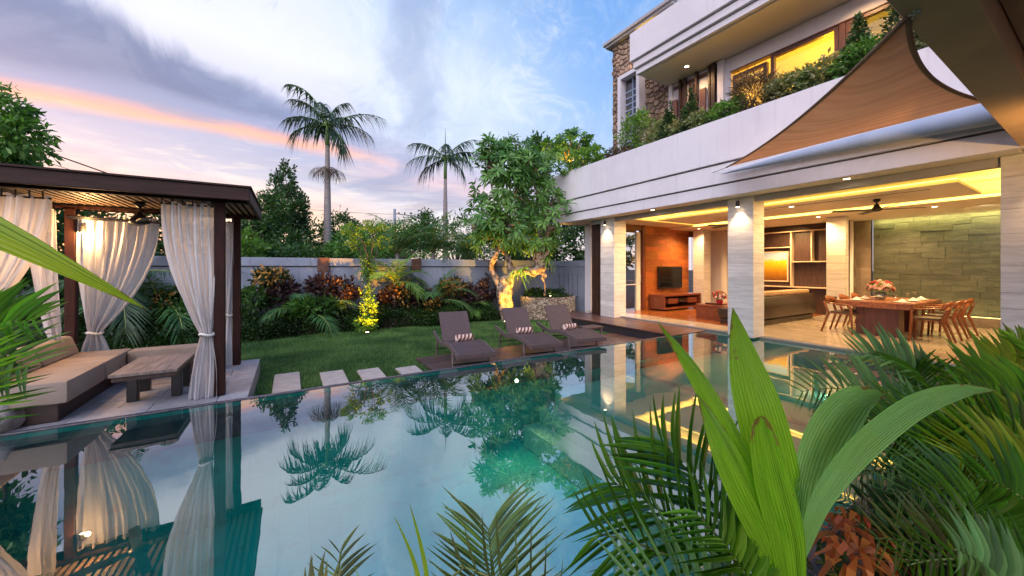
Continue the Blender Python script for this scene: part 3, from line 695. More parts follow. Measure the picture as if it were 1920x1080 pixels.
# ================================================================ GARDEN WALL
gwall = thing('garden_wall', 'long grey painted garden wall with a capping band behind the lawn and hedge', 'wall', (2, 12.4, -.3))
def wallrun(x0, x1):
    rbox('wall_panel', (x0, 12.43, -.33), (x1, 12.6, 1.52), M['wallgrey'], gwall, .005)
    rbox('capping', (x0, 12.38, 1.55), (x1, 12.62, 1.79), M['wallgrey'], gwall, .01)
    rbox('shadow_gap', (x0, 12.46, 1.52), (x1, 12.59, 1.55), M['groove'], gwall, 0)
wallrun(-9, .70); wallrun(.97, 3.50); wallrun(3.77, 6.4); wallrun(6.67, 9.25)
for x in (.70, 3.50, 6.40):
    rbox('pier', (x + .002, 12.36, -.33), (x + .268, 12.62, 1.37), M['wallgrey'], gwall, .01); rbox('pier_cap', (x - .02, 12.33, 1.375), (x + .29, 12.64, 1.80), M['brownstone'], gwall, .01)
side = thing('slotted_wall', 'pale grey side wall with five narrow upright slots next to the timber screen', 'wall', (9.25, 11, -.3))
sl = [10.62 + .27 * k for k in range(5)]
ys = [10.28] + sum([[s_, s_ + .045] for s_ in sl], []) + [12.37]
for a, b in zip(ys[::2], ys[1::2]): rbox('wall_panel', (9.22, a, -.33), (9.36, b, 1.55), M['wallgrey'], side, .004)
for s_ in sl:
    rbox('wall_panel', (9.222, s_ + .001, -.33), (9.358, s_ + .044, .36), M['wallgrey'], side, 0); rbox('wall_panel', (9.222, s_ + .001, 1.28), (9.358, s_ + .044, 1.549), M['wallgrey'], side, 0)
    rbox('slot', (9.232, s_ + .001, .361), (9.355, s_ + .044, 1.279), M['groove'], side, 0)
rbox('capping', (9.18, 10.24, 1.553), (9.40, 12.36, 1.77), M['wallgrey'], side, .01)
rbox('end_post', (9.20, 9.9, -.33), (9.38, 10.22, 3.05), M['plaster'], side, .005)
# round planter faced with coral stone
rp = thing('stone_planter', 'low round planter faced with rough cream coral stone beside the slotted wall', 'planter', (8.1, 11.0, -.32))
cxp, cyp, rr = 8.1, 11.0, 1.0
MB().lathe([(rr - .04, -.33), (rr - .04, .46), (rr - .2, .47), (rr - .2, .40), (.01, .42)], (cxp, cyp, 0), 48).build('planter_wall', M['mortar'], rp, smooth=False)
st = MB(); r2 = random.Random(3)
for i in range(1500):
    an = r2.uniform(math.pi * .75, math.pi * 2.1); zz = r2.uniform(-.30, .45); s_ = r2.uniform(.022, .048)
    c_ = Vector((cxp + (rr - .03) * math.cos(an), cyp + (rr - .03) * math.sin(an), zz))
    q = [Vector(p) for p in ((1, 0, 0), (-1, 0, 0), (0, 1, 0), (0, -1, 0), (0, 0, 1), (0, 0, -1))]
    rot = Matrix.Rotation(r2.uniform(0, 6), 3, Vector((r2.random(), r2.random(), r2.random() + .01)).normalized())
    st.add([c_ + rot @ (p * s_ * r2.uniform(.8, 1.3)) for p in q], [(0, 2, 4), (2, 1, 4), (1, 3, 4), (3, 0, 4), (2, 0, 5), (1, 2, 5), (3, 1, 5), (0, 3, 5)])
st.build('coral_stones', M['coral'], rp, kind='stuff')
# ================================================================ PERGOLA
pg = thing('pergola', 'dark timber pergola with a slatted roof over the outdoor sofa', 'pergola', (-1.6, 6.5, -.06))
for x, y in ((-.745, 5.74), (-.745, 7.40), (-2.56, 7.40), (-2.60, 5.74)):
    rbox('post', (x - .052, y - .052, -.06), (x + .052, y + .052, 2.30), M['postwood'], pg, .006)
for a, b in (((-3.4, 5.44, 2.305), (-.425, 5.48, 2.455)), ((-3.4, 7.56, 2.305), (-.425, 7.60, 2.455)), ((-.463, 5.481, 2.305), (-.425, 7.559, 2.455)), ((-3.4, 5.481, 2.305), (-3.36, 7.559, 2.455))):
    rbox('roof_beam', a, b, M['beamwood'], pg, .005)
rbox('cross_beam', (-3.35, 5.70, 2.303), (-.47, 5.78, 2.345), M['postwood'], pg, .004); rbox('cross_beam', (-3.35, 7.36, 2.303), (-.47, 7.44, 2.345), M['postwood'], pg, .004)
rbox('roof_board', (-3.42, 5.42, 2.458), (-.405, 7.62, 2.480), M['beamwood'], pg, .003)
x = -3.34
while x < -.49:
    piece('slat', (x, 5.485, 2.37), (x + .045, 7.555, 2.40), M['slat'], pg); x += .082
# ---- curtains
def curtain(label, top, tie, bot, ztop, ztie, zbot, wtop, wtie, wbot, n, seed, ax=(1, 0), tops=False):
    "gathered sheer curtain hung from the roof, pinched by a tieback"
    r = random.Random(seed); ph = [r.uniform(0, 6) for _ in range(4)]
    t = thing('curtain', label, 'curtain', (top[0], top[1], ztop), 'sheer white curtains tied to the pergola posts')
    A = Vector((ax[0], ax[1], 0)); Bn = Vector((-ax[1], ax[0], 0)); v = []; f = []; nu, nv = n * 8, 44
    for j in range(nv + 1):
        z = ztop + (zbot - ztop) * j / nv
        if z > ztie:
            q = max(0, (ztop - z) / (ztop - ztie)); w = wtop + (wtie - wtop) * (q ** 2.1); c = [top[i] + (tie[i] - top[i]) * (q ** 1.7) for i in (0, 1)]
        else:
            q = min(1, max(0, (ztie - z) / max(1e-6, ztie - zbot))); w = wtie + (wbot - wtie) * (1 - (1 - q) ** 2.2); c = [tie[i] + (bot[i] - tie[i]) * q for i in (0, 1)]
        amp = .034 * (.55 + .45 * abs(1 - 2 * q)) * (1.0 if w > wtie * 1.6 else .75)
        for i in range(nu + 1):
            s_ = i / nu; k = s_ * n * 2 * math.pi
            off = amp * (math.sin(k + ph[0] + .5 * math.sin(z * 2.1 + ph[1])) + .45 * math.sin(k * 1.73 + ph[2] + z * .8) + .25 * math.sin(k * 3.1 + ph[3]))
            p = Vector((c[0], c[1], z)) + A * ((s_ - .5) * w + .012 * math.sin(k * .7 + z * 3)) + Bn * off
            if j == 0: p.z += .018 * math.cos(k * .5)
            v.append(p)
    for j in range(nv):
        for i in range(nu): f.append((j * (nu + 1) + i, j * (nu + 1) + i + 1, (j + 1) * (nu + 1) + i + 1, (j + 1) * (nu + 1) + i))
    MB().add(v, f).build('cloth', M['curtain'], t, smooth=True)
    ring = []
    for k in range(25):
        an = 2 * math.pi * k / 24; p = Vector((tie[0], tie[1], ztie)) + A * math.cos(an) * (wtie * .55 + .01) + Bn * math.sin(an) * .055; ring.append(p + Vector((0, 0, .012 * math.sin(an * 2))))
    MB().tube(ring, .016, 6, cap=False).build('tieback', M['white'], t, smooth=True)
    MB().tube([Vector((top[0], top[1], ztop - .02)) - A * wtop / 2, Vector((top[0], top[1], ztop - .02)) + A * wtop / 2], .010, 6).build('rod', M['black'], t)
    for k in range(int(wtop / .09) + 1):
        MB().tube([Vector((top[0], top[1], ztop + .055)) + A * (-wtop / 2 + .02 + k * .09), Vector((top[0], top[1], ztop - .03)) + A * (-wtop / 2 + .02 + k * .09)], .007, 5).build('hanger', M['black'], t)
    return t
curtain('white curtain tied back to the front right pergola post, nearest the pool', (-1.02, 5.72), (-.865, 5.70), (-.90, 5.68), 2.26, .70, -.055, .54, .10, .27, 8, 1)
curtain('white curtain glowing warm beside the rear left post, behind the sofa', (-2.06, 7.34), (-2.32, 7.34), (-2.31, 7.36), 2.20, .60, -.02, .84, .12, .36, 11, 2)
curtain('leftmost white curtain at the edge of the photograph', (-2.42, 5.70), (-2.75, 5.72), (-2.75, 5.72), 2.23, .85, .0, .62, .12, .3, 8, 3)
curtain('narrow white curtain on the left side of the pergola, between two posts', (-2.58, 6.75), (-2.55, 6.98), (-2.56, 7.0), 2.22, .55, 0, .55, .11, .26, 7, 4, (0, 1))
curtain('slim white curtain gathered against the rear right pergola post', (-.84, 7.36), (-.85, 7.38), (-.85, 7.38), 2.24, .75, -.05, .14, .07, .13, 4, 5)
# ---- ceiling fans
def fan(name, label, c, zc, drop, r, n, m, rot=0.0, body=.085, group='ceiling fans'):
    t = thing(name, label, 'ceiling fan', (c[0], c[1], zc), group)
    MB().lathe([(.02, 0), (.055, 0), (.06, -.04), (.02, -.07), (.012, -.08), (.012, -drop), (.03, -drop), (body * .5, -drop - .03), (body, -drop - .10), (body, -drop - .14), (.04, -drop - .16)], (c[0], c[1], zc), 20).build('motor', m, t, smooth=True)
    for k in range(n):
        an = rot + 2 * math.pi * k / n; d = Vector((math.cos(an), math.sin(an), 0)); s_ = Vector((-d.y, d.x, .22)).normalized()
        o = Vector((c[0], c[1], zc - drop - .12)); b = MB(); up = d.cross(s_)
        L = [(.07, .03), (.16, .05), (r * .6, .062), (r, .055)]
        v = []
        for q, w in L:
            for sg in (-1, 1):
                for h in (-.004, .004): v.append(o + d * q + s_ * (w * sg) + up * h)
        f = []
        for i in range(3):
            a = i * 4; f += [(a, a + 4, a + 6, a + 2), (a + 1, a + 3, a + 7, a + 5), (a, a + 1, a + 5, a + 4), (a + 2, a + 6, a + 7, a + 3)]
        f += [(0, 2, 3, 1), (12, 13, 15, 14)]
        b.add(v, f).build('blade', m, t)
    return t
fan('ceiling_fan', 'black ceiling fan hanging under the slatted pergola roof', (-1.72, 6.75), 2.37, .14, .62, 4, M['black'], .35, .10)
fan('ceiling_fan', 'dark ceiling fan over the dining table', (10.6, 2.75), 2.945, .10, .75, 4, M['black'], .62)
fan('ceiling_fan', 'dark ceiling fan in the living room, partly behind the middle pillar', (10.9, 5.95), 2.945, .10, .70, 4, M['black'], 1.2)
# ---- outdoor sofa, table
so = thing('outdoor_sofa', 'low L-shaped outdoor sofa with tan cushions on a dark base under the pergola', 'sofa', (-2.3, 6.4, -.06))
rbox('base', (-2.85, 5.58, -.06), (-2.02, 6.98, .13), M['darkwood'], so, .01); rbox('base', (-2.80, 7.05, -.06), (-1.0, 7.28, .13), M['darkwood'], so, .01)
for a, b in (((-2.86, 5.50, .135), (-1.93, 6.40, .36)), ((-2.86, 6.41, .135), (-1.93, 6.86, .36)), ((-2.86, 6.87, .135), (-1.93, 7.30, .36)), ((-1.92, 7.03, .135), (-.98, 7.30, .355))):
    rbox('seat_cushion', a, b, M['outcushion'], so, .03, True)
for a, b in ((5.52, 6.38), (6.40, 7.25)):
    MB().prism([(-2.62, .365), (-2.42, .365), (-2.50, .60), (-2.66, .60)], 1, a, b).build('back_cushion', M['outcushion'], so, bevel=.04, smooth=True)
tb = thing('outdoor_table', 'low dark coffee table with weathered plank top in front of the outdoor sofa', 'table', (-1.4, 6.1, -.06))
for k in range(5):
    piece('plank', (-1.66 + k * .112, 5.56, .325), (-1.66 + k * .112 + .109, 6.52, .355), M['tabletop'], tb)
rbox('apron', (-1.645, 5.58, .27), (-1.115, 6.50, .322), M['darkwood'], tb, .004)
for x in (-1.63, -1.24):
    for y in (5.95, 6.38): rbox('leg', (x, y, -.06), (x + .095, y + .09, .268), M['black'], tb, .006)

# ================================================================ SUN LOUNGERS
def lounger():
    t = thing('sun_lounger', 'x', 'sun lounger')
    W2, L = .33, 2.05
    prof = [(0, .345), (.25, .375), (.55, .41), (.85, .405), (1.15, .35), (1.30, .33)]
    def curve(y):
        for (a, za), (b, zb_) in zip(prof, prof[1:]):
            if a <= y <= b:
                q = (y - a) / (b - a); q = q * q * (3 - 2 * q); return za + (zb_ - za) * q
        return prof[-1][1]
    ys = [1.22 * k / 22 for k in range(23)]
    m = MB(); m.prism([(y, curve(y) - .035) for y in ys] + [(y, curve(y)) for y in ys[::-1]], 0, -W2 + .03, W2 - .03)
    m.build('seat', M['rattan'], t)
    MB().box((-W2, -.03, .285), (W2, -.002, .365)).build('end_board', M['rattan'], t, bevel=.01)
    for sx in (-1, 1):
        a = sx * W2; b = sx * (W2 - .028)
        yy = [2.0 * k / 30 for k in range(31)]
        def rail(y): return curve(y) if y < 1.2 else .33 + .10 * ((y - 1.2) / .8) ** 1.4
        MB().prism([(y, rail(y) - .065) for y in yy] + [(y, rail(y) + .012) for y in yy[::-1]], 0, min(a, b), max(a, b)).build('side_rail', M['rattan_frame'], t)
        for y0, y1 in ((.36, .26), (1.60, 1.72)):
            MB().tube([(sx * (W2 - .02), y0, rail(y0) - .05), (sx * (W2 - .01), (y0 + y1) / 2 + .03, .16), (sx * (W2 - .02), y1, 0)], [.026, .022, .018], 8, flat=1).build('leg', M['rattan_frame'], t)
    MB().tube([(-W2, 1.68, .12), (W2, 1.68, .12)], .013, 6).build('stretcher', M['black'], t)
    MB().tube([(-W2, .30, .13), (W2, .30, .13)], .013, 6).build('stretcher', M['black'], t)
    h0 = (1.22, .345); h1 = (1.62, .87); dx, dz = h1[0] - h0[0], h1[1] - h0[1]; LL = math.hypot(dx, dz); nx_, nz_ = -dz / LL, dx / LL
    pr = [(h0[0] + dx * q + nx_ * .012 * math.sin(q * 3.1), h0[1] + dz * q + nz_ * .012 * math.sin(q * 3.1)) for q in [i / 8 for i in range(9)]]
    MB().prism(pr + [(p + nx_ * -.032, q + nz_ * -.032) for p, q in pr[::-1]], 0, -W2 + .035, W2 - .035).build('backrest', M['rattan'], t, bevel=.006)
    MB().tube([(-.2, 1.5, .66), (-.2, 1.72, .37)], .012, 6).tube([(.2, 1.5, .66), (.2, 1.72, .37)], .012, 6).build('back_prop', M['steel'], t)
    return t
L0 = lounger()
spots = [((2.62, 5.50, -.262), 8, 'brown rattan sun lounger nearest the stepping stones, leftmost of the three'),
         ((4.06, 5.52, -.262), 9, 'middle brown rattan sun lounger of the three beside the pool'),
         ((5.16, 5.52, -.262), 11, 'brown rattan sun lounger nearest the house, rightmost of the three')]
def towel(loc, rz, label):
    t = thing('rolled_towel', label, 'towel', (0, 0, 0), 'striped rolled towels on the loungers')
    for k in range(2):
        v = []; f = []; nu, nv = 28, 40
        for i in range(nu + 1):
            x = -.17 + .34 * i / nu
            for j in range(nv):
                an = 2 * math.pi * j / nv
                r_ = .068 + .004 * math.sin(x * 60) + .003 * math.sin(3 * an + 5 * x)
                if i in (0, nu): r_ *= .72
                v.append((x, r_ * math.cos(an), .068 + r_ * math.sin(an) * .93))
        for i in range(nu):
            for j in range(nv):
                turn = (i / nu * 2.2 + j / nv * 1.0) % .5
                if (turn < .25) == (k == 0): f.append((i * nv + j, i * nv + (j + 1) % nv, (i + 1) * nv + (j + 1) % nv, (i + 1) * nv + j))
        if k == 0: f += [tuple(range(nv))[::-1], tuple(range(nu * nv, (nu + 1) * nv))]
        me = MB().add(v, f)
        me.build('stripe' if k else 'roll', M['towelb'] if k else M['towel'], t, smooth=True)
    t.location = loc; t.rotation_euler = (0, 0, rz); return t
for k, (loc, dg_, lb) in enumerate(spots):
    o = L0 if k == 0 else copy_tree(L0)
    o.location = loc; o.rotation_euler = (0, 0, -R(dg_)); tag(o, lb, 'sun lounger', 'brown rattan sun loungers on the pool deck')
    a = -R(dg_); lx, ly = (.05, -.02, .0)[k], (.94, 1.0, .9)[k]
    towel((loc[0] + math.cos(a) * lx - math.sin(a) * ly, loc[1] + math.sin(a) * lx + math.cos(a) * ly, loc[2] + .385), a + (.16, -.07, .22)[k],
          ['rolled pink and brown striped towel on the leftmost lounger', 'rolled pink and brown striped towel on the middle lounger', 'rolled pink and brown striped towel on the lounger nearest the house'][k])
st_ = thing('side_table', 'low brown rattan side table behind the lounger nearest the house', 'side table', (6.6, 7.0, -.265))
rbox('top', (6.2, 6.8, -.02), (6.75, 7.15, .03), M['rattan'], st_, .008)
for x in (6.22, 6.68):
    for y in (6.82, 7.08): rbox('leg', (x, y, -.265), (x + .05, y + .05, -.022), M['rattan_frame'], st_, .004)

# ================================================================ INDOORS
tv = thing('television', 'flat black television on the teak wall', 'television', (12.2, 8.88, .8))
rbox('casing', (11.50, 8.80, .74), (12.85, 8.885, 1.55), M['black'], tv, .01); rbox('screen', (11.53, 8.795, .79), (12.82, 8.80, 1.52), M['tvblack'], tv, 0)
cb = thing('tv_cabinet', 'long low teak cabinet with open shelves under the television', 'cabinet', (12.1, 8.5, 0))
rbox('top', (11.0, 8.20, .50), (13.1, 8.86, .56), M['cabinet'], cb); rbox('bottom', (11.0, 8.20, .05), (13.1, 8.86, .11), M['cabinet'], cb); rbox('back', (11.0, 8.84, .112), (13.1, 8.862, .498), M['black'], cb)
rbox('side', (11.0, 8.205, .112), (11.05, 8.838, .498), M['cabinet'], cb); rbox('side', (13.05, 8.205, .112), (13.1, 8.838, .498), M['cabinet'], cb)
for x0 in (11.25, 12.35): rbox('drawer', (x0, 8.21, .24), (x0 + .5, 8.80, .42), M['cabinet'], cb, .008)
rbox('shelf', (11.76, 8.25, .30), (12.34, 8.83, .32), M['steel'], cb, 0)
dp = thing('disc_player', 'slim silver disc player on the teak cabinet shelf', 'disc player', (12.0, 8.5, .32)); rbox('body', (11.85, 8.3, .322), (12.25, 8.6, .37), M['steel'], dp); rbox('face', (11.87, 8.295, .33), (12.23, 8.30, .36), M['tvblack'], dp, 0)
ct = thing('coffee_table', 'boxy dark teak coffee table with an open end in the living room', 'coffee table', (10.8, 6.1, 0))
rbox('top', (10.30, 5.62, .37), (11.5, 6.62, .43), M['cabinet'], ct); rbox('side', (10.31, 5.63, .0), (10.36, 6.61, .368), M['cabinet'], ct); rbox('side', (11.44, 5.63, .0), (11.49, 6.61, .368), M['cabinet'], ct); rbox('back', (10.362, 6.1, .05), (11.438, 6.14, .368), M['black'], ct)
tray = thing('tray', 'small dark tray on the living room coffee table', 'tray', (10.6, 6.2, .43)); rbox('base', (10.45, 6.0, .432), (10.85, 6.42, .45), M['darkwood'], tray); rbox('rim', (10.45, 6.0, .4505), (10.47, 6.42, .48), M['darkwood'], tray, .002)
def bouquet(label, c, z0, rad, nfl, vase_m, seed, sz=.03):
    r = random.Random(seed); t = thing('flower_arrangement', label, 'flowers', (c[0], c[1], z0))
    MB().lathe([(rad * .30, .002), (rad * .42, .05), (rad * .48, rad * .5), (rad * .40, rad * .75), (rad * .30, rad * .8)], (c[0], c[1], z0), 20).build('vase', vase_m, t, smooth=True)
    bl = {0: MB(), 1: MB()}; lf = MB()
    for i in range(nfl):
        th, ph = r.uniform(0, 2 * math.pi), math.acos(r.uniform(-.15, 1)); n_ = Vector((math.sin(ph) * math.cos(th), math.sin(ph) * math.sin(th), math.cos(ph)))
        p = Vector((c[0], c[1], z0 + rad * 1.15)) + Vector((n_.x, n_.y, n_.z * .8)) * rad * r.uniform(.75, 1.05); a = n_.orthogonal().normalized(); b = n_.cross(a)
        k = 0 if r.random() < .6 else 1
        for ring, (rr_, h, q) in enumerate(((1, .0, 6), (.6, .25, 5), (.3, .4, 3))):
            for j in range(q):
                an = 2 * math.pi * (j + ring * .3) / q; d = a * math.cos(an) + b * math.sin(an); s2 = a * -math.sin(an) + b * math.cos(an)
                bl[k].add([p, p + d * sz * rr_ * .6 + s2 * sz * .42 * rr_ + n_ * sz * h, p + d * sz * rr_ * 1.1 + n_ * sz * (h + .35), p + d * sz * rr_ * .6 - s2 * sz * .42 * rr_ + n_ * sz * h], [(0, 1, 2, 3)])
        for j in range(2):
            an = r.uniform(0, 6.28); d = (a * math.cos(an) + b * math.sin(an) + n_ * .2).normalized(); s2 = n_.cross(d).normalized()
            q0 = p - n_ * sz * .4; lf.add([q0, q0 + d * sz * 1.2 + s2 * sz * .4, q0 + d * sz * 2.2, q0 + d * sz * 1.2 - s2 * sz * .4], [(0, 1, 2, 3)])
    bl[0].build('pale_blooms', M['pinkp'], t, kind='stuff'); bl[1].build('red_blooms', M['red'], t, kind='stuff'); lf.build('leaves', M['tree2'], t, kind='stuff')
    return t
bouquet('pink and red bouquet in a dark vase on the living room coffee table', (10.55, 6.05), .45, .19, 80, M['red'], 4, .04)
bouquet('red and white bouquet in a glass bowl in the centre of the dining table', (11.9, 3.02), .752, .23, 150, M['darkglass'], 5, .045)
# indoor sofa
sf = thing('indoor_sofa', 'long brown leather sofa seen from behind with a pale tan cushion along its back', 'sofa', (11.8, 5.1, 0))
rbox('plinth', (9.95, 4.86, 0), (13.35, 5.7, .14), M['leather'], sf, .02)
MB().prism([(4.80, .17), (5.05, .15), (5.15, .72), (4.86, .74), (4.78, .5)], 0, 9.9, 13.4).build('backrest', M['leather'], sf, bevel=.04, smooth=True)
rbox('seat', (9.93, 5.16, .15), (13.37, 5.75, .42), M['leather'], sf, .05, True)
for a, b in ((9.92, 11.6), (11.62, 13.30)): rbox('back_cushion', (a, 4.92, .74), (b, 5.22, .86), M['leathertop'], sf, .05, True)
# painting on the wall unit
pa = thing('painting', 'framed painting of a golden field under a pale sky on the wall unit', 'painting', (14.5, 6.3, 1.4))
fr = MB().box((14.52, 5.98, 2.03), (14.56, 7.18, 2.07)).box((14.52, 5.98, 1.02), (14.56, 7.18, 1.06)).box((14.52, 5.98, 1.061), (14.56, 6.02, 2.029)).box((14.52, 7.14, 1.061), (14.56, 7.18, 2.029)).build('frame', M['shelflight'], pa)
pm = bpy.data.materials.new('field_painting'); pm.use_nodes = True; Q = NB(pm.node_tree); bs = pm.node_tree.nodes['Principled BSDF']
g_ = Q.n('ShaderNodeNewGeometry'); s_ = Q.n('ShaderNodeSeparateXYZ'); pm.node_tree.links.new(g_.outputs['Position'], s_.inputs[0])
nn = Q.n('ShaderNodeTexNoise'); nn.inputs['Scale'].default_value = 14; nn.inputs['Detail'].default_value = 6; pm.node_tree.links.new(g_.outputs['Position'], nn.inputs['Vector'])
hh = Q.m('ADD', Q.m('DIVIDE', Q.m('SUBTRACT', s_.outputs[2], 1.06), .97), Q.m('MULTIPLY', Q.m('SUBTRACT', nn.outputs[0], .5), .22))
rc = Q.ramp(hh, [(0, (.16, .05, .004, 1)), (.3, (.42, .19, .006, 1)), (.55, (.72, .48, .01, 1)), (.70, (.80, .62, .03, 1)), (.76, (.60, .74, .90, 1)), (1, (.34, .52, .85, 1))])
pm.node_tree.links.new(rc, bs.inputs['Base Color']); bs.inputs['Roughness'].default_value = .5
MB().box((14.53, 6.021, 1.061), (14.545, 7.139, 2.029)).build('canvas', pm, pa)
# dining table
dt = thing('dining_table', 'large thick-topped wooden dining table on two block pedestals, laid for a meal', 'dining table', (11.9, 2.9, 0))
for k in range(5):
    piece('plank', (10.90, 2.28 + k * .25, .625), (13.15, 2.28 + k * .25 + .2485, .75), M['tablewood'], dt)
for x in (11.15, 12.5):
    core = MB().box((x + .01, 2.56, 0), (x + .36, 3.24, .62)).build('pedestal', M['pedwood'], dt)
    for k in range(4): piece('board', (x - .004, 2.555 + k * .1725, .002), (x + .01, 2.555 + k * .1725 + .171, .622), M['pedwood'], core)
    piece('board', (x - .004, 2.545, .002), (x + .365, 2.554, .622), M['pedwood'], core)
def dining_chair():
    t = thing('dining_chair', 'x', 'chair')
    # faces +y ; seat at .45
    v = []; rows = 7
    MB().prism([(-.22, -.20), (.22, -.20), (.24, .22), (-.24, .22)], 2, .435, .455).build('seat_frame', M['chairwood'], t, bevel=.006)
    MB().prism([(-.21, -.19), (.21, -.19), (.235, .215), (-.235, .215)], 2, .456, .495).build('seat', M['chairseat'], t, bevel=.016, smooth=True)
    for sx in (-1, 1):
        MB().tube([(sx * .27, .23, 0), (sx * .235, .20, .44), (sx * .262, .20, .60), (sx * .268, .17, .655)], [.018, .028, .024, .02], 8).build('leg', M['chairwood'], t, smooth=True)
        MB().tube([(sx * .25, -.34, 0), (sx * .215, -.21, .44), (sx * .235, -.27, .66), (sx * .20, -.30, .72)], [.018, .029, .024, .018], 8).build('leg', M['chairwood'], t, smooth=True)
        MB().tube([(sx * .268, .19, .66), (sx * .285, .02, .675), (sx * .265, -.18, .69), (sx * .20, -.295, .71)], [.018, .021, .019, .018], 8, flat=.7).build('armrest', M['chairwood'], t, smooth=True)
    v = []; f = []; nu = 12
    for i in range(nu + 1):
        a = -1.15 + 2.3 * i / nu; x = .262 * math.sin(a); y = -.10 - .215 * math.cos(a); h = .17 * math.cos(a * .9) ** .8
        for (zz, o_) in ((.66, 0), (.66 + .01 + max(.02, h), .02), (.66 + .01 + max(.02, h), .045), (.66, .022)):
            q = 1 - o_ / .3; v.append((x * q, -.10 + (y + .10) * q - (.035 if zz > .67 else 0), zz))
    for i in range(nu):
        for j in range(4): f.append((i * 4 + j, i * 4 + (j + 1) % 4, i * 4 + 4 + (j + 1) % 4, i * 4 + 4 + j))
    f += [(0, 1, 2, 3), (nu * 4 + 3, nu * 4 + 2, nu * 4 + 1, nu * 4)]
    MB().add(v, f).build('backrest', M['chairwood'], t, smooth=True)
    return t
C0 = dining_chair()
cs = [((11.02, 3.42, 0), 180, 'curved wooden dining chair at the near left corner of the table'), ((11.88, 3.44, 0), 180, 'wooden dining chair second from the camera on the left side of the table'), ((12.72, 3.46, 0), 180, 'wooden dining chair at the far end of the left side of the table'),
      ((11.15, 2.12, 0), 4, 'wooden dining chair nearest the camera on the right side of the table'), ((11.98, 2.10, 0), 0, 'second wooden dining chair along the right side of the table'), ((12.75, 2.08, 0), -3, 'wooden dining chair at the far right, closest to the green stone wall')]
for k, (loc, a, lb) in enumerate(cs):
    o = C0 if k == 0 else copy_tree(C0)
    o.location = loc; o.rotation_euler = (0, 0, R(a)); tag(o, lb, 'chair', 'dining chairs round the table')
names_ = ['near left', 'middle left', 'far left', 'near right', 'middle right', 'far right']
for k, (x, y) in enumerate(((11.2, 3.25), (11.9, 3.30), (12.65, 3.25), (11.25, 2.52), (11.95, 2.5), (12.65, 2.52))):
    p = thing('place_setting', 'white plate with a folded white napkin at the %s place of the dining table' % names_[k], 'place setting', (x, y, .752), 'place settings on the dining table')
    MB().lathe([(.02, .001), (.09, .003), (.135, .016), (.13, .02), (.085, .008), (.01, .006)], (x, y, .752), 24).build('plate', M['china'], p, smooth=True)
    MB().add([(x - .075, y - .07, .762), (x + .075, y - .07, .762), (x + .075, y + .07, .762), (x - .075, y + .07, .762), (x - .03, y, .835), (x + .03, y, .835)], [(0, 1, 5, 4), (2, 3, 4, 5), (0, 4, 3), (1, 2, 5)]).build('napkin', M['napkin'], p)
    q = thing('wine_glass', 'stemmed wine glass beside the %s place setting' % names_[k], 'glass', (x + .2, y + (-.12 if y > 3 else .14), .752), 'wine glasses on the dining table')
    gx, gy = x + .2, y + (-.12 if y > 3 else .14)
    MB().lathe([(.032, .001), (.005, .006), (.004, .08), (.028, .10), (.038, .13), (.032, .175), (.0305, .175), (.036, .13), (.026, .104), (.002, .09)], (gx, gy, .752), 16).build('bowl', M['glass'], q, smooth=True)
MB().box((12.96, 4.18, .62), (12.985, 4.30, .70)).build('switch_plate', M['black'], bevel=.003)
tag(bpy.data.objects['switch_plate'], 'small black switch plate on the inner travertine pillar', 'switch plate')

# ================================================================ LAMPS (fittings)
LAMPS = []
def spot_fit(name, label, p, m='black', group=None):
    t = thing(name, label, 'wall lamp', p, group)
    MB().lathe([(.033, 0), (.037, .005), (.037, .13), (.033, .135)], (p[0], p[1], p[2]), 20).build('housing', M[m], t, smooth=False)
    MB().lathe([(.03, -.002), (.036, .0), (.03, .001)], (p[0], p[1], p[2] - .003), 16).build('bulb', M['bulb'], t)
    return t
spot_fit('wall_lamp', 'small dark cylinder lamp at the top of the far travertine pillar', (8.48, 8.49, 2.84)); spot_fit('wall_lamp', 'small dark cylinder lamp at the top of the middle travertine pillar', (8.46, 4.45, 2.84))
spot_fit('wall_lamp', 'dark cylinder lamp at the top of the nearest pillar, at the right edge', (8.46, .42, 2.84))
def down(label, p):
    t = thing('downlight', label, 'downlight', p, 'recessed ceiling downlights')
    MB().lathe([(.05, -.002), (.06, -.008), (.062, 0), (.05, 0)], p, 20).build('rim', M['white'], t)
    MB().lathe([(.045, -.004), (.046, -.001)], p, 16).build('bulb', M['bulb'], t)
for lb, p in (('small lit downlight in the white soffit left of the middle pillar', (8.35, 6.6, 3.058)), ('small lit downlight in the white soffit right of the middle pillar', (8.35, 2.55, 3.058)), ('lit downlight in the inner ceiling above the inner pillar', (12.7, 4.5, 2.928)),
              ('lit downlight in the inner ceiling near the green wall', (12.9, 2.35, 2.928)), ('lit downlight in the living room ceiling near the teak wall', (12.8, 8.1, 2.928)), ('tiny lit downlight in the groove of the ceiling panel', (10.12, 4.1, 2.94)),
              ('starry lit downlight under the upper roof overhang', (8.95, 6.0, 6.798))):
    down(lb, p)
pl = thing('pergola_lamp', 'small warm lamp at the top of the rear left pergola post', 'lamp', (-2.42, 7.30, 1.98))
MB().lathe([(.03, 0), (.035, .01), (.035, .09), (.02, .10)], (-2.42, 7.30, 1.98), 14).build('housing', M['black'], pl); MB().lathe([(.024, -.003), (.026, -.001)], (-2.42, 7.30, 1.98), 12).build('bulb', M['bulb'], pl)
def uplight(label, p):
    t = thing('garden_uplight', label, 'uplight', p, 'garden uplights')
    MB().lathe([(.05, 0), (.055, .05), (.045, .06)], p, 16).build('housing', M['steel'], t); MB().lathe([(.036, .062), (.038, .064)], p, 14).build('bulb', M['bulb'], t)
uplight('small uplight on the lawn edge in front of the slender lit tree', (1.80, 10.72, -.32)); uplight('uplight at the foot of the big twisted frangipani tree', (6.05, 10.55, -.32)); uplight('small uplight among the grass in the round stone planter', (8.0, 10.7, .43))
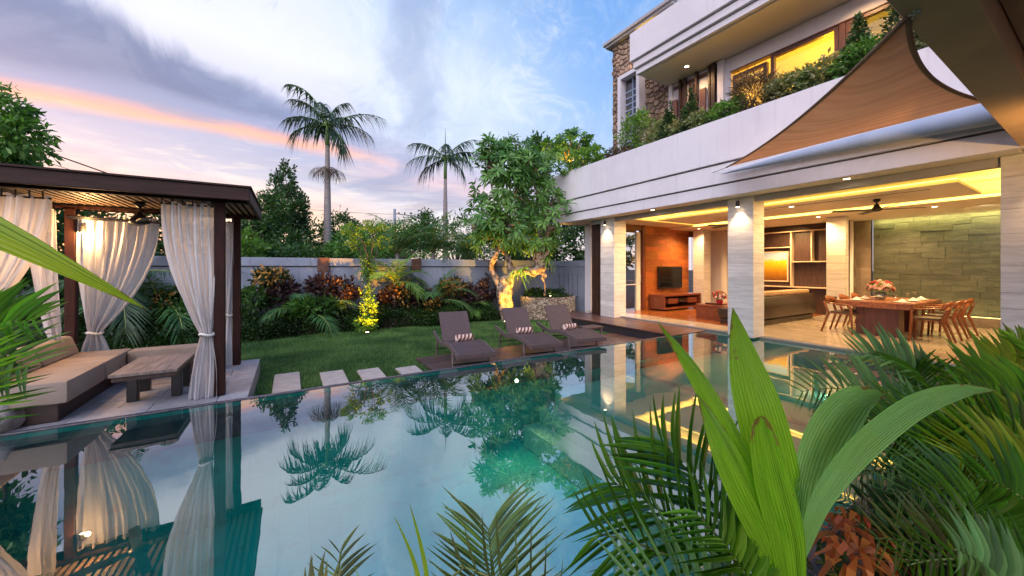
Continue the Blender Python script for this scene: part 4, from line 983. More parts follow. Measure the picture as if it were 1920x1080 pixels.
for k, p in enumerate(((3.14, 5.13, -.34), (7.5, 2.1, -.50))):
    t = thing('pool_light', ['underwater pool light in the pool wall below the middle lounger', 'underwater pool light close to the house floor edge'][k], 'pool light', p, 'underwater pool lights')
    MB().lathe([(.05, 0), (.05, .02), (.03, .024)], p, 16).build('rim', M['steel'], t); MB().lathe([(.028, .025), (.03, .03)], p, 14).build('bulb', M['poolbulb'], t); t.rotation_euler = (R(70), 0, 0) if k == 0 else (0, 0, 0)

# ================================================================ SHADE SAILS
def bez(a, b, c, n): return [a * (1 - t) ** 2 + b * 2 * t * (1 - t) + c * t * t for t in [i / n for i in range(n + 1)]]
sl_ = thing('shade_sail', 'triangular brown fabric shade sail stretched from the white fascia to the canopy beam', 'shade sail', (6, 2, 3.2))
A = pt(1703, 30, 2.3); B = Vector((7.90, 4.38, 3.62)); C = pt(1852, 190, 4.15)
e1 = bez(A, (A + B) / 2 + Vector((.21, -.26, .0)), B, 24); e2 = bez(A, (A + C) / 2 + Vector((-.05, .30, -.02)), C, 24)
v = []; f = []; n = 24
for i in range(n + 1):
    for j in range(13):
        q = j / 12; p = e1[i] * (1 - q) + e2[i] * q; p.z -= .10 * math.sin(math.pi * q) * math.sin(math.pi * i / n) ; v.append(p)
for i in range(n):
    for j in range(12): f.append((i * 13 + j, i * 13 + j + 1, (i + 1) * 13 + j + 1, (i + 1) * 13 + j))
MB().add(v, f).build('fabric', M['sail'], sl_, smooth=True)
MB().tube(e1, .016, 6).build('hem', M['sailhem'], sl_, smooth=True); MB().tube(e2, .018, 6).build('hem', M['sailhem'], sl_, smooth=True)
kn = MB(); r_ = random.Random(9)
for i in range(5):
    pts = [A + Vector((r_.uniform(-.03, .05), r_.uniform(-.05, .02), r_.uniform(-.01, .06))) for _ in range(6)]
    kn.tube([A] + pts + [Vector((3.2, .70, 3.12))], .007, 5)
kn.build('rope', M['napkin'], sl_, smooth=True)
rs = thing('furled_sail', 'pale blue grey furled awning running along the fascia below the brown sail', 'awning', (7.9, 2.6, 3.6))
n = 22; pts = [Vector((7.98 - .10 * (1 - i / n), .80 + 3.75 * i / n, 3.52 + .10 * math.sin(math.pi * i / n) * .3)) for i in range(n + 1)]
MB().tube(pts, [.155 * (1 - i / n) ** .75 + .004 for i in range(n + 1)], 20).build('fabric', M['palesail'], rs, smooth=True)
MB().tube([(7.90, 4.38, 3.62), (8.01, 4.75, 3.60)], .006, 5).build('cord', M['black'], sl_)
# ================================================================ PLANTS
def quads_obj(name, V, m, parent=None, kind=None, smooth=False):
    "V: (n, 4, 3) leaf corners in world space"
    w = where(parent); V = np.asarray(V, dtype=np.float64).reshape(-1, 3) - np.array(w)
    n = len(V) // 4; me = bpy.data.meshes.new(name)
    me.vertices.add(len(V)); me.vertices.foreach_set('co', V.astype(np.float32).ravel())
    me.loops.add(len(V)); me.loops.foreach_set('vertex_index', np.arange(len(V), dtype=np.int32))
    me.polygons.add(n); me.polygons.foreach_set('loop_start', np.arange(0, len(V), 4, dtype=np.int32)); me.polygons.foreach_set('loop_total', np.full(n, 4, dtype=np.int32))
    me.update(); me.validate(); me.materials.append(m)
    o = link(name, me, parent, w)
    if kind: o['kind'] = kind
    return o
def cloud(blobs, n, size, seed, elong=2.3, clump=26, out=.6, spread=.16, flat=0.0, hang=0.0):
    "leaves gathered in twig-sized clumps through the volume of some ellipsoids"
    r = np.random.default_rng(seed); vol = np.array([b[1][0] * b[1][1] * b[1][2] for b in blobs]) ** .8; vol = vol ** .6; vol = vol / vol.sum()
    nc = max(6, n // clump); bi = r.choice(len(blobs), nc, p=vol)
    C = np.array([b[0] for b in blobs])[bi]; Rd = np.array([b[1] for b in blobs])[bi]
    d = r.normal(size=(nc, 3)); d /= np.linalg.norm(d, axis=1)[:, None]
    rad = r.uniform(.25, 1.0, nc) ** .45
    cc = C + d * Rd * rad[:, None]
    li = np.repeat(np.arange(nc), clump); k = len(li)
    P = cc[li] + r.normal(size=(k, 3)) * (Rd[li] * spread)
    O = P - C[li]; O /= (np.linalg.norm(O, axis=1)[:, None] + 1e-6)
    D = r.normal(size=(k, 3)) + O * out * 2; D[:, 2] -= hang; D[:, 2] *= (1 - flat); D /= np.linalg.norm(D, axis=1)[:, None]
    Sd = np.cross(D, r.normal(size=(k, 3))); Sd /= (np.linalg.norm(Sd, axis=1)[:, None] + 1e-6)
    L = size * r.uniform(.6, 1.25, k)[:, None]; Wd = L / elong / 2
    Nn = np.cross(D, Sd)
    return np.stack([P, P + D * L * .5 + Sd * Wd + Nn * L * .08, P + D * L, P + D * L * .5 - Sd * Wd + Nn * L * .08], axis=1), cc
def limbs(base, r0, targets, seed, bend=.25, fork=None):
    "tapered trunk and limbs reaching toward the crown"
    r = random.Random(seed); mb = MB(); base = Vector(base)
    cen = sum((Vector(t) for t in targets), Vector()) / max(1, len(targets)); fk = fork if fork is not None else base.lerp(cen, .45); fk = Vector(fk)
    mid = base.lerp(fk, .5) + Vector((r.uniform(-1, 1), r.uniform(-1, 1), 0)) * bend * r0 * 2
    mb.tube([base, mid, fk], [r0, r0 * .8, r0 * .62], 10)
    for t in targets:
        t = Vector(t); m = fk.lerp(t, .5) + Vector((r.uniform(-1, 1), r.uniform(-1, 1), r.uniform(0, 1))) * .12 * (t - fk).length
        mb.tube([fk, m, t], [r0 * .5, r0 * .3, r0 * .07], 6)
    return mb
def tree(name, label, blobs, n, size, lm, base, r0, seed, tm='bark2', cat='tree', group=None, fork=None, nl=9, **k):
    base = Vector(base); t = thing(name, label, cat, base, group)
    V_, cc = cloud(blobs, n, size, seed, **k)
    quads_obj('crown', V_, M[lm], t)
    r = random.Random(seed); tg = [tuple(cc[i]) for i in r.sample(range(len(cc)), min(nl, len(cc)))]
    limbs(base, r0, tg, seed, fork=fork).build('trunk', M[tm], t, smooth=True)
    return t
def B_(u, v, d, ru, rv, rd=None):
    "ellipsoid of foliage: centre seen at (u, v), d metres off, radii in metres from its size"
    a = ru * d / 694; b = rv * d / 694
    return (tuple(pt(u, v, d)), (a, rd or a, b))
def foot(u, d, z=-.34):
    p = pt(u, 502, d); return (p.x, p.y, z)

def frond_pts(base, az, elev, L, droop, n=14, side=0.0):
    p = Vector(base); e_ = elev; a_ = az; out = [p.copy()]
    for i in range(n):
        t = (i + .5) / n
        p = p + Vector((math.cos(e_) * math.cos(a_), math.cos(e_) * math.sin(a_), math.sin(e_))) * (L / n)
        e_ -= droop / n * (.4 + 1.2 * t); a_ += side / n; out.append(p.copy())
    return out
def leaflets(pts, n, ll, start=.12, spread0=1.15, spread1=.45, vee=.25, seed=0, up=None, prof=.55):
    "places of the leaflets along a rachis: (root, direction, normal, length)"
    r = random.Random(seed); res = []; k = len(pts) - 1
    for i in range(n):
        t = start + (1 - start) * (i + .5) / n; q = t * k; j = min(k - 1, int(q)); p = pts[j].lerp(pts[j + 1], q - j)
        tg = (pts[j + 1] - pts[j]).normalized(); sd = tg.cross(Vector(up) if up else Vector((0, 0, 1)))
        if sd.length < .05: sd = tg.cross(Vector((0, 1, 0)))
        sd.normalize(); nn_ = sd.cross(tg)
        a = spread0 + (spread1 - spread0) * t; l = ll * max(.25, math.sin(math.pi * (.12 + .80 * t)) ** prof)
        for sg in (-1, 1):
            aa = a + r.uniform(-.09, .09); d = tg * math.cos(aa) + sd * sg * math.sin(aa) + nn_ * (vee + r.uniform(-.08, .08)); d.normalize()
            nm = (nn_ + sd * -sg * .35 + Vector((r.uniform(-.15, .15), r.uniform(-.15, .15), 0))).normalized()
            res.append((p, d, nm, l * r.uniform(.88, 1.08)))
    return res
def leaflet_mesh(res, wid, hang=.35, segs=3, thin=False):
    V_ = []
    for p, d, nm, l in res:
        s_ = d.cross(nm).normalized(); prev = None
        for i in range(segs + 1):
            q = i / segs; c_ = p + d * (l * q) + Vector((0, 0, -hang * l * q * q)); w = wid * l * (.35 + .65 * math.sin(math.pi * min(1, q * 1.25 + .12)) if q < .7 else max(.03, (1 - q) / .3)) * .5
            a, b = c_ + s_ * w, c_ - s_ * w
            if prev: V_.append([prev[0], a, b, prev[1]])
            prev = (a, b)
    return V_
def palm(name, label, base, H, r0, nf, L, ll, lm, seed, droop=1.6, e0=1.1, e1=-.3, nleaf=26, wid=.075, hang=.5, trunk='trunk', shaft=0.0, stems=1, group=None, azs=None, lean=(0, 0), spread0=1.1, cat='palm', dry=0, segs=2, vee=.15, rm='rachis'):
    r = random.Random(seed); base = Vector(base); t = thing(name, label, cat, base, group); top = base + Vector((lean[0], lean[1], H))
    if H > .6:
        k = 9; pts = [base.lerp(top, i / k) + Vector((0, 0, 0)) for i in range(k + 1)]
        rad = [r0 * (1.15 - .5 * (i / k) + (.22 * math.sin(math.pi * min(1, i / k * 1.1)) if shaft else 0)) for i in range(k + 1)]
        MB().tube(pts, rad, 14).build('trunk', M[trunk], t, smooth=True)
    elif H > .05: MB().tube([base, top], [r0, r0 * .6], 8).build('trunk', M[trunk], t, smooth=True)
    if shaft:
        MB().tube([top, top + Vector((0, 0, shaft * .5)), top + Vector((0, 0, shaft))], [r0 * .66, r0 * .72, r0 * .3], 12).build('crownshaft', M['crownshaft'], t, smooth=True)
        top = top + Vector((0, 0, shaft * .92))
    for i in range(nf):
        q = (i + .5) / nf; az_ = azs[i][0] if azs else i * 2.39996 + r.uniform(-.25, .25)
        el_ = azs[i][1] if azs else e0 + (e1 - e0) * q + r.uniform(-.08, .08)
        Lf = L * (azs[i][2] if azs and len(azs[i]) > 2 else r.uniform(.85, 1.1))
        pts = frond_pts(top, az_, el_, Lf, droop * r.uniform(.8, 1.2), side=r.uniform(-.25, .25))
        fo = MB().tube(pts, [max(.004, r0 * .22 * (1 - j / len(pts)) + .004) for j in range(len(pts))], 5).build('frond', M[rm], t, smooth=True)
        res = leaflets(pts, nleaf, ll, seed=seed * 31 + i, vee=vee, spread0=spread0)
        if shaft: res = [(a_, (b_ + Vector((r.uniform(-.35, .35), r.uniform(-.35, .35), r.uniform(-.35, .25)))).normalized(), c_, d_ * r.uniform(.6, 1.15)) for a_, b_, c_, d_ in res if r.random() > .14]
        quads_obj('leaflets', leaflet_mesh(res, wid, hang, segs), M[lm], fo, kind='stuff')
    return t, top

# ---- royal palms beyond the wall
def royal(label, u, vbase, vtop, d, tw, azs, L, ll, seed, spear=0):
    b = foot(u, d); top = pt(u, vtop, d).z; lean = (RT * ((0) / 694 * d))
    t, tp = palm('royal_palm', label, b, top - b[2] - 1.3 * d / 25, tw, len(azs), L, ll, 'royal', seed, azs=azs, shaft=1.5 * d / 25, droop=1.15, nleaf=46, wid=.115, hang=1.0, vee=-.1, group='tall royal palms behind the garden wall', segs=3, rm='crownshaft')
    if spear: MB().tube([tp, tp + Vector((0, 0, spear))], [.05, .01], 6).build('spear', M['royal'], t)
    return t, tp
def VZ(ang): # screen angle (0 = right) to a compass azimuth
    d = RT * math.cos(ang) + FW * math.sin(ang); return math.atan2(d.y, d.x)
P1, tp1 = royal('tall royal palm with a thick grey trunk and a dry skirt half way up', 614, 480, 238, 22, .185,
    [(VZ(R(5)), .55, 1.15), (VZ(R(20)), .25, .9), (VZ(R(160)), .95, 1.1), (VZ(R(172)), 1.2, 1.35), (VZ(R(200)), .0, .7), (VZ(R(120)), .6, .8), (VZ(R(-70)), .7, .7), (VZ(R(80)), .9, .7), (VZ(R(-30)), -.45, .75), (VZ(R(190)), .5, .8), (VZ(R(30)), 1.4, .7)], 3.1, .95, 11)
sk = []
for k in range(9):
    an = k * .7; pts = frond_pts(pt(614, 318, 22), VZ(an), .3, 1.15, 1.8, n=8); sk += leaflet_mesh(leaflets(pts, 12, .5, seed=k, vee=-.2), .09, .8, 2)
quads_obj('dry_skirt', sk, M['dry'], P1, kind='stuff')
P2, tp2 = royal('slimmer royal palm with a straight spear leaf, beside the frangipani tree', 835, 480, 300, 27, .175,
    [(VZ(R(5)), .95, 1.0), (VZ(R(-20)), .15, .8), (VZ(R(175)), .85, 1.05), (VZ(R(190)), .25, 1.0), (VZ(R(165)), -.2, .8), (VZ(R(15)), .6, .9), (VZ(R(90)), .7, .7), (VZ(R(-80)), .6, .7), (VZ(R(-10)), -.35, .7)], 3.0, .9, 12, 2.2)

# ---- trees beyond the wall, left to right
tree('conifer_tree', 'tall pointed dark conifer behind the wall just right of the pergola roof', [B_(538, 340, 21, 12, 40), B_(538, 395, 21, 34, 45), B_(535, 450, 21, 46, 50), B_(515, 360, 21.5, 13, 38), B_(560, 400, 21, 18, 36)], 9000, .20, 'conifer', foot(538, 21), .25, 21, clump=20, out=1.2, spread=.12)
tree('broadleaf_tree', 'dark bushy tree right behind the pergola roof corner', [B_(505, 400, 18, 30, 42), B_(480, 445, 17, 36, 40), B_(520, 460, 18, 42, 34)], 6500, .20, 'tree1', foot(500, 18), .2, 22)
tree('broadleaf_tree', 'round dark green tree between the conifer and the left royal palm trunk', [B_(590, 450, 24, 34, 28), B_(640, 430, 26, 30, 30), B_(655, 455, 26, 34, 30)], 5200, .24, 'tree1', foot(640, 26), .25, 23)
tree('broadleaf_tree', 'wide mid green tree low behind the wall between the two royal palms', [B_(700, 455, 24, 42, 36), B_(745, 450, 26, 34, 30), B_(790, 445, 28, 30, 26)], 6500, .24, 'tree2', foot(720, 25), .25, 24)
tree('broadleaf_tree', 'thin branched tree with small dark leaves by the right royal palm', [B_(800, 425, 27, 26, 26), B_(868, 440, 24, 34, 38), B_(890, 465, 22, 30, 30)], 3800, .22, 'tree1', foot(860, 24), .2, 25)
tree('broadleaf_tree', 'dark tree mass behind the big frangipani', [B_(960, 440, 22, 55, 42), B_(1040, 440, 22, 40, 40), B_(1090, 450, 20, 30, 40), B_(1150, 470, 20, 40, 40), B_(1000, 480, 20, 60, 24)], 9000, .26, 'tree1', foot(1000, 22), .3, 26)
tree('broadleaf_tree', 'dark blue green tree rising behind the roof planter', [B_(1010, 300, 20, 26, 42), B_(1000, 350, 20, 34, 50)], 3600, .26, 'tree1', foot(1010, 20), .25, 27)
tree('broadleaf_tree', 'leafy bright green tree branch hanging behind the pergola corner, left of the wall', [B_(470, 470, 14, 24, 34), B_(478, 500, 14, 14, 22)], 1300, .22, 'tree3', foot(470, 14), .10, 28)
tree('broadleaf_tree', 'low dark shrubs and tree behind the wall left of the first pier', [B_(560, 478, 15.5, 60, 18), B_(500, 478, 15.5, 40, 20)], 4200, .18, 'tree1', foot(540, 15.5), .12, 29)
tree('broadleaf_tree', 'bright green light-leaved tree behind the second wall pier', [B_(655, 455, 15.4, 34, 26), B_(700, 472, 15.5, 40, 18), B_(635, 472, 15.6, 26, 16), B_(790, 470, 16.5, 50, 18)], 3600, .15, 'tree2', foot(690, 15.6), .10, 30)
palm('fan_palm', 'feathery grey green palm above the wall, left of the lit tree top', foot(745, 13.3), 2.35, .10, 15, 1.9, .62, 'feather', 31, group='feathery palms behind the wall', droop=1.3, e0=1.45, e1=.45)
palm('fan_palm', 'feathery palm above the wall below the right royal palm', foot(812, 13.9), 2.4, .10, 15, 2.0, .62, 'feather', 32, group='feathery palms behind the wall', droop=1.3, e0=1.45, e1=.45)
palm('fan_palm', 'dark feathery palm above the wall directly left of the frangipani branches', foot(880, 14.6), 2.2, .10, 13, 1.9, .62, 'feather', 33, group='feathery palms behind the wall', droop=1.3, e0=1.45, e1=.3)
tree('broadleaf_tree', 'leafy tree reaching in from the top left corner above the pergola', [B_(-10, 200, 7.5, 50, 40), B_(30, 260, 7.5, 46, 42), B_(0, 310, 7.5, 40, 24), B_(-60, 270, 8, 70, 80)], 5200, .17, 'tree2', foot(-120, 7.8), .12, 34, elong=2.6, hang=.5)
# frangipani on the roof planter, lit from below
def rosettes(tips, nl, L, W, lm, parent, seed, name='crown', droop=.3):
    r = random.Random(seed); V_ = []
    for p, ax in tips:
        p = Vector(p); ax = Vector(ax).normalized(); a = ax.orthogonal().normalized(); b = ax.cross(a)
        for i in range(nl):
            an = i * 2.4 + r.uniform(-.2, .2); el_ = r.uniform(-.25, 1.0); d = (a * math.cos(an) + b * math.sin(an)) * math.cos(el_) + ax * math.sin(el_)
            s_ = d.cross(ax).normalized(); l = L * r.uniform(.7, 1.15); w = W * l
            q0 = p + d * .02; q1 = p + d * l * .5 + Vector((0, 0, -droop * l * .10)); q2 = p + d * l * .85 + Vector((0, 0, -droop * l * .45)); q3 = p + d * l + Vector((0, 0, -droop * l * .7))
            V_.append([q0 + s_ * w * .12, q1 + s_ * w * .5, q1 - s_ * w * .5, q0 - s_ * w * .12]); V_.append([q1 + s_ * w * .5, q2 + s_ * w * .42, q2 - s_ * w * .42, q1 - s_ * w * .5]); V_.append([q2 + s_ * w * .42, q3 + s_ * .002, q3 - s_ * .002, q2 - s_ * w * .42])
    return quads_obj(name, V_, M[lm], parent)
def tipsin(blobs, n, seed):
    r = random.Random(seed); out = []
    for i in range(n):
        c_, rd = r.choices(blobs, [b[1][0] ** 2 for b in blobs])[0]; d = Vector((r.gauss(0, 1), r.gauss(0, 1), r.gauss(0, 1))).normalized(); q = r.uniform(.35, 1) ** .5
        out.append((Vector(c_) + Vector((d.x * rd[0], d.y * rd[1], d.z * rd[2])) * q, d + Vector((0, 0, .7))))
    return out
# the big twisted frangipani on the lawn
D0 = 12.6
fr_ = thing('frangipani_tree', 'big old frangipani tree with a twisted golden lit trunk and a leafy round crown', 'tree', foot(948, D0))
bl_ = [B_(940, 330, D0, 62, 66, 1.1), B_(1000, 340, D0, 52, 60, 1.1), B_(960, 300, D0 + .3, 58, 42, 1.0), B_(905, 395, D0, 38, 34, .8), B_(960, 420, D0, 62, 44, 1.0), B_(1030, 400, D0 - .2, 36, 52, .8), B_(915, 445, D0, 36, 26, .7), B_(1010, 455, D0, 36, 22, .7), B_(930, 275, D0, 30, 22, .6)]
tips_ = tipsin(bl_, 310, 41)
rosettes(tips_, 17, .33, .21, 'frangi', fr_, 42, droop=.40)
tk = MB()
def px_tube(pl, dd=None, n=12):
    q_ = [(pt(a, b, (dd or D0) + c_), r_ * .66) for a, b, c_, r_ in pl]; P_ = []; R_ = []
    for i in range(len(q_) - 1):
        p0, p1, p2, p3 = q_[max(0, i - 1)], q_[i], q_[i + 1], q_[min(len(q_) - 1, i + 2)]
        for j in range(7):
            s_ = j / 7; P_.append(.5 * ((2 * p1[0]) + (p2[0] - p0[0]) * s_ + (2 * p0[0] - 5 * p1[0] + 4 * p2[0] - p3[0]) * s_ * s_ + (3 * p1[0] - p0[0] - 3 * p2[0] + p3[0]) * s_ ** 3)); R_.append(p1[1] + (p2[1] - p1[1]) * s_)
    P_.append(q_[-1][0]); R_.append(q_[-1][1])
    tk.tube(P_, R_, 22)
px_tube([(950, 604, 0, .40), (948, 575, 0, .33), (944, 548, .05, .40), (952, 528, 0, .33), (962, 512, 0, .22), (975, 505, -.1, .16), (990, 500, -.15, .15)])
px_tube([(944, 548, 0, .25), (932, 528, .1, .17), (922, 510, .15, .14), (926, 490, .1, .13), (933, 472, .1, .12), (930, 452, .1, .10), (936, 430, .1, .09), (925, 400, .1, .06)])
px_tube([(955, 524, 0, .20), (958, 500, .2, .13), (950, 480, .25, .11), (938, 455, .2, .09), (950, 420, .2, .07), (975, 370, .1, .05)])
px_tube([(985, 502, -.1, .20), (1003, 508, -.2, .24), (1016, 500, -.2, .26), (1010, 480, -.15, .20), (1018, 458, -.1, .20), (1028, 435, -.1, .17), (1024, 410, 0, .12), (1035, 380, 0, .07)])
px_tube([(1016, 490, -.2, .10), (1026, 470, -.2, .08), (1024, 445, -.2, .07), (1045, 420, -.2, .05)])
px_tube([(1018, 508, -.2, .09), (1020, 530, -.1, .07), (1021, 552, -.1, .06)])
px_tube([(930, 452, .1, .06), (905, 440, 0, .04), (885, 420, 0, .03)]); px_tube([(936, 430, .1, .06), (960, 380, 0, .05), (985, 320, 0, .03)]); px_tube([(950, 420, .2, .05), (925, 360, 0, .04), (915, 310, 0, .02)])
r_ = random.Random(8)
for tp_, ax in tips_[::3]:
    src = min([pt(925, 400, D0), pt(975, 370, D0), pt(1035, 380, D0), pt(885, 420, D0), pt(985, 320, D0), pt(915, 310, D0), pt(950, 420, D0)], key=lambda q: (q - tp_).length)
    tk.tube([src, src.lerp(tp_, .5) + Vector((0, 0, -.08)), tp_], [.035, .025, .014], 5)
# gnarled surface
tv_ = []
for p in tk.v:
    q = Vector(p); n_ = noise.noise_vector(q * 2.4) * .12 + noise.noise_vector(q * 6) * .07 + noise.noise_vector(q * 15) * .018
    if q.z > 3.0: n_ *= .3
    tv_.append(tuple(q + n_))
tk.v = tv_; tk.build('trunk', M['bark'], fr_, smooth=True)
br = thing('bromeliad', 'spiky green bromeliad growing in the fork of the frangipani trunk', 'plant', pt(970, 512, D0 - .35))
rosettes([(pt(970, 512, D0 - .38), (0, -.2, 1)), (pt(982, 505, D0 - .35), (.3, -.2, 1)), (pt(1026, 490, D0 - .45), (.3, -.3, .8))], 22, .42, .11, 'tree3', br, 43, 'leaves', 1.2)
t2 = thing('frangipani_tree', 'smaller frangipani tree with a spreading crown lit yellow, above the roof planter', 'tree', tuple(pt(1070, 330, 13.5)))
b2 = [B_(1065, 270, 13.5, 44, 18, .8), B_(1095, 285, 13.5, 30, 14, .6), B_(1040, 280, 13.5, 24, 16, .6)]
tp_s = tipsin(b2, 46, 44); rosettes(tp_s, 14, .30, .30, 'frangi', t2, 45)
limbs(pt(1068, 335, 13.5), .11, [tuple(q[0]) for q in tp_s[::3]], 46, fork=pt(1068, 305, 13.5)).build('trunk', M['bark'], t2, smooth=True)
tree('shrub', 'bright green shrub at the left end of the roof planter', [B_(1100, 300, 12.2, 34, 18), B_(1120, 290, 12, 18, 14), B_(1068, 315, 12.6, 22, 12)], 1800, .13, 'tree3', tuple(pt(1100, 318, 12.2)), .04, 47, cat='shrub')

def dY(u, Y=11.85):
    t_ = (u - 960) / 694; return Y / (math.cos(YAW) - math.sin(YAW) * t_)
# ---- slender lit tree in front of the wall, palms, crotons and hedge
DS = dY(688, 11.55)
tree('slender_tree', 'slender young tree lit bright yellow from below in front of the wall', [B_(690, 575, DS - .55, 13, 42, .20), B_(684, 608, DS - .75, 20, 12, .25), B_(692, 500, DS, 16, 26, .25), B_(672, 452, DS + .1, 24, 16, .35), B_(720, 458, DS + .1, 16, 14, .3), B_(655, 430, DS, 14, 12, .3), B_(700, 425, DS, 22, 10, .3)], 4200, .085, 'tree3', foot(688, DS), .05, 51, fork=pt(690, 520, DS))
for k, (u, d, H, L, lm, lb) in enumerate(((575, 11.5, .45, 1.6, 'gardenpalm', 'dark green areca palm against the wall left of the lit tree'), (740, 11.9, 1.35, 1.3, 'limepalm', 'lime green palm with arching fronds just right of the slender lit tree'),
        (815, 12.0, .7, 1.6, 'gardenpalm', 'deep green feather palm against the wall under the right royal palm'), (880, 12.3, .2, 1.0, 'limepalm', 'small bright palm with upright fronds left of the frangipani trunk'), (640, 11.2, .1, .8, 'gardenpalm', 'low palm tuft between the areca palm and the lit tree'))):
    palm('garden_palm', lb, foot(u, dY(u, 11.95)), H, .07, 11, L, .5, lm, 60 + k, droop=1.4, e0=1.35, e1=.25, nleaf=22, wid=.085, hang=.35)
def shrub(label, u, v, d, ru, rv, lm, n, size, seed, name='croton_shrub', group=None, **k):
    t = thing(name, label, 'shrub', foot(u, d), group); Vq, cc = cloud([B_(u, v, d, ru, rv, .35)], n, size, seed, **k); quads_obj('foliage', Vq, M[lm], t)
    r = random.Random(seed); limbs(foot(u, d), .03, [tuple(cc[i]) for i in range(0, len(cc), max(1, len(cc) // 7))], seed).build('stem', M['bark2'], t, smooth=True); return t
sh_ = [(507, 520, 11.1, 26, 15, 'croton', 'orange and yellow croton in front of the wall near the pergola'), (530, 545, 11.2, 26, 16, 'maroon', 'dark maroon croton right of the orange croton'), (480, 560, 10.8, 30, 22, 'tree1', 'dark leafy shrub beside the rear right pergola post'), (605, 535, 11.5, 28, 17, 'maroon', 'maroon leaved shrub under the first wall pier'),
    (645, 545, 11.4, 26, 20, 'maroon', 'maroon and pink leaved shrub left of the lit tree'), (730, 560, 11.8, 20, 18, 'maroon', 'maroon leaved shrub right of the lit tree'), (760, 548, 12, 22, 20, 'croton', 'yellow spotted croton right of the lit tree'), (790, 562, 12.1, 24, 16, 'maroon', 'reddish shrub below the deep green feather palm'),
    (850, 540, 12.4, 24, 18, 'croton', 'croton with yellow and red leaves between two palms'), (880, 555, 12.4, 22, 18, 'maroon', 'dark red shrub near the frangipani'), (918, 540, 12.6, 20, 20, 'maroon', 'dark red shrub touching the frangipani trunk'), (820, 575, 12.1, 26, 12, 'croton', 'low orange croton in front of the feather palm'), (565, 580, 11.0, 30, 18, 'tree2', 'grey green leafy shrub in front of the areca palm'), (615, 580, 11.1, 24, 18, 'tree1', 'low dark shrub left of the lit tree foot')]
for k, (u, v, d, ru, rv, lm, lb) in enumerate(sh_): shrub(lb, u, v, dY(u, 11.9 if v < 570 else 11.6), ru, rv, lm, 620, .17, 80 + k, group=None, elong=2.6, clump=14)
hd = thing('hedge', 'long low clipped dark green hedge along the back of the lawn', 'hedge', (1, 11.5, -.3)); r = np.random.default_rng(5)
k = 52000; yq = r.uniform(0, 1, k); P = np.stack([r.uniform(-4.6, 6.0, k), 11.05 + .8 * yq, r.uniform(-.30, .10, k) + .38 * yq * r.uniform(0, 1, k) + .05 * np.sin(r.uniform(0, 20, k))], 1)
P[:, 1] += .14 * np.sin(P[:, 0] * .9) + .1 * np.sin(P[:, 0] * 2.7); P[:, 2] += .07 * np.sin(P[:, 0] * 3.1) * np.clip((P[:, 2] + .3) / .4, 0, 1)
D = r.normal(size=(k, 3)); D[:, 2] += .5; D[:, 1] -= .4; D /= np.linalg.norm(D, axis=1)[:, None]; Sd = np.cross(D, r.normal(size=(k, 3))); Sd /= np.linalg.norm(Sd, axis=1)[:, None]; L = .07 * r.uniform(.6, 1.3, k)[:, None]
quads_obj('foliage', np.stack([P, P + D * L * .5 + Sd * L * .25, P + D * L, P + D * L * .5 - Sd * L * .25], 1), M['hedge'], hd)
MB().box((-4.6, 11.3, -.33), (6.3, 11.7, -.02)).build('branches', M['soil'], hd)
tree('shrub', 'dark mounded ground cover inside the round stone planter', [((8.1, 11.0, .45), (.8, .8, .14)), ((8.4, 11.2, .5), (.5, .5, .2)), ((7.6, 11.1, .5), (.35, .4, .2))], 2800, .12, 'hedge', (8.1, 11.0, .40), .03, 97, cat='shrub')
# dense planting behind and beside the pergola
palm('garden_palm', 'large dark palm behind the pergola, its fronds showing between the curtains', foot(300, 9.2), .9, .10, 15, 1.9, .62, 'gardenpalm', 101, droop=1.5, e0=1.2, e1=-.2, hang=.4)
palm('garden_palm', 'second dark palm behind the rear left pergola post', foot(215, 8.6), 1.4, .10, 13, 1.8, .6, 'royal', 102, droop=1.5, e0=1.2, e1=-.3, hang=.4)
shrub('orange tinted croton low behind the sofa between the curtains', 305, 570, 8.9, 26, 20, 'croton', 260, .17, 103); 
tree('shrub', 'dense dark leafy shrubs behind the outdoor sofa', [B_(250, 590, 8.8, 90, 50, .5), B_(340, 600, 9, 70, 40, .5), B_(160, 560, 8.6, 70, 70, .5), B_(400, 600, 9.4, 60, 34, .5)], 9000, .13, 'tree1', foot(280, 9), .05, 104, cat='shrub')
tree('broadleaf_tree', 'dark tree behind the left side of the pergola', [B_(60, 470, 9, 110, 90, .8), B_(200, 480, 10.5, 90, 70, .8), B_(330, 470, 11.5, 80, 60, .8), B_(-60, 560, 7.5, 120, 100, .8)], 9000, .20, 'tree1', foot(140, 10.5), .14, 105)
palm('garden_palm', 'palm whose frond tips poke above the pergola roof', foot(268, 10.4), 3.2, .08, 9, 1.1, .42, 'gardenpalm', 106, droop=1.2, e0=1.3, e1=.5)

# ---- balcony planter along the white fascia
zb_ = 4.82
def conif(label, u, X, h, w, seed):
    t_ = (u - 960) / 694; ca, sa = math.cos(YAW), math.sin(YAW); d = X / (sa + ca * t_); y = d * (ca - sa * t_)
    bl = [((X, y, zb_ + h * (.06 + .86 * q)), (w * (1 - q) * .9 + .04, w * (1 - q) * .9 + .04, h * .14)) for q in [i_ / 12 for i_ in range(13)]]
    tree('clipped_conifer', label, bl, 2800, .07, 'conifer' if seed % 2 else 'tree2', (X, y, zb_), .03, seed, cat='conifer', group='small cone shaped conifers in the balcony planter', out=1.2, spread=.2, clump=12)
conif('small cone shaped conifer at the left, in front of the stone tower wall', 1256, 8.5, .95, .26, 111)
conif('small cone shaped conifer in front of the dark slatted screen', 1294, 8.5, 1.05, .27, 113)
conif('bigger red tipped conifer in front of the upper window', 1610, 8.5, 1.08, .34, 115)
conif('conifer beside the tip of the brown shade sail', 1686, 8.5, 1.3, .28, 117)
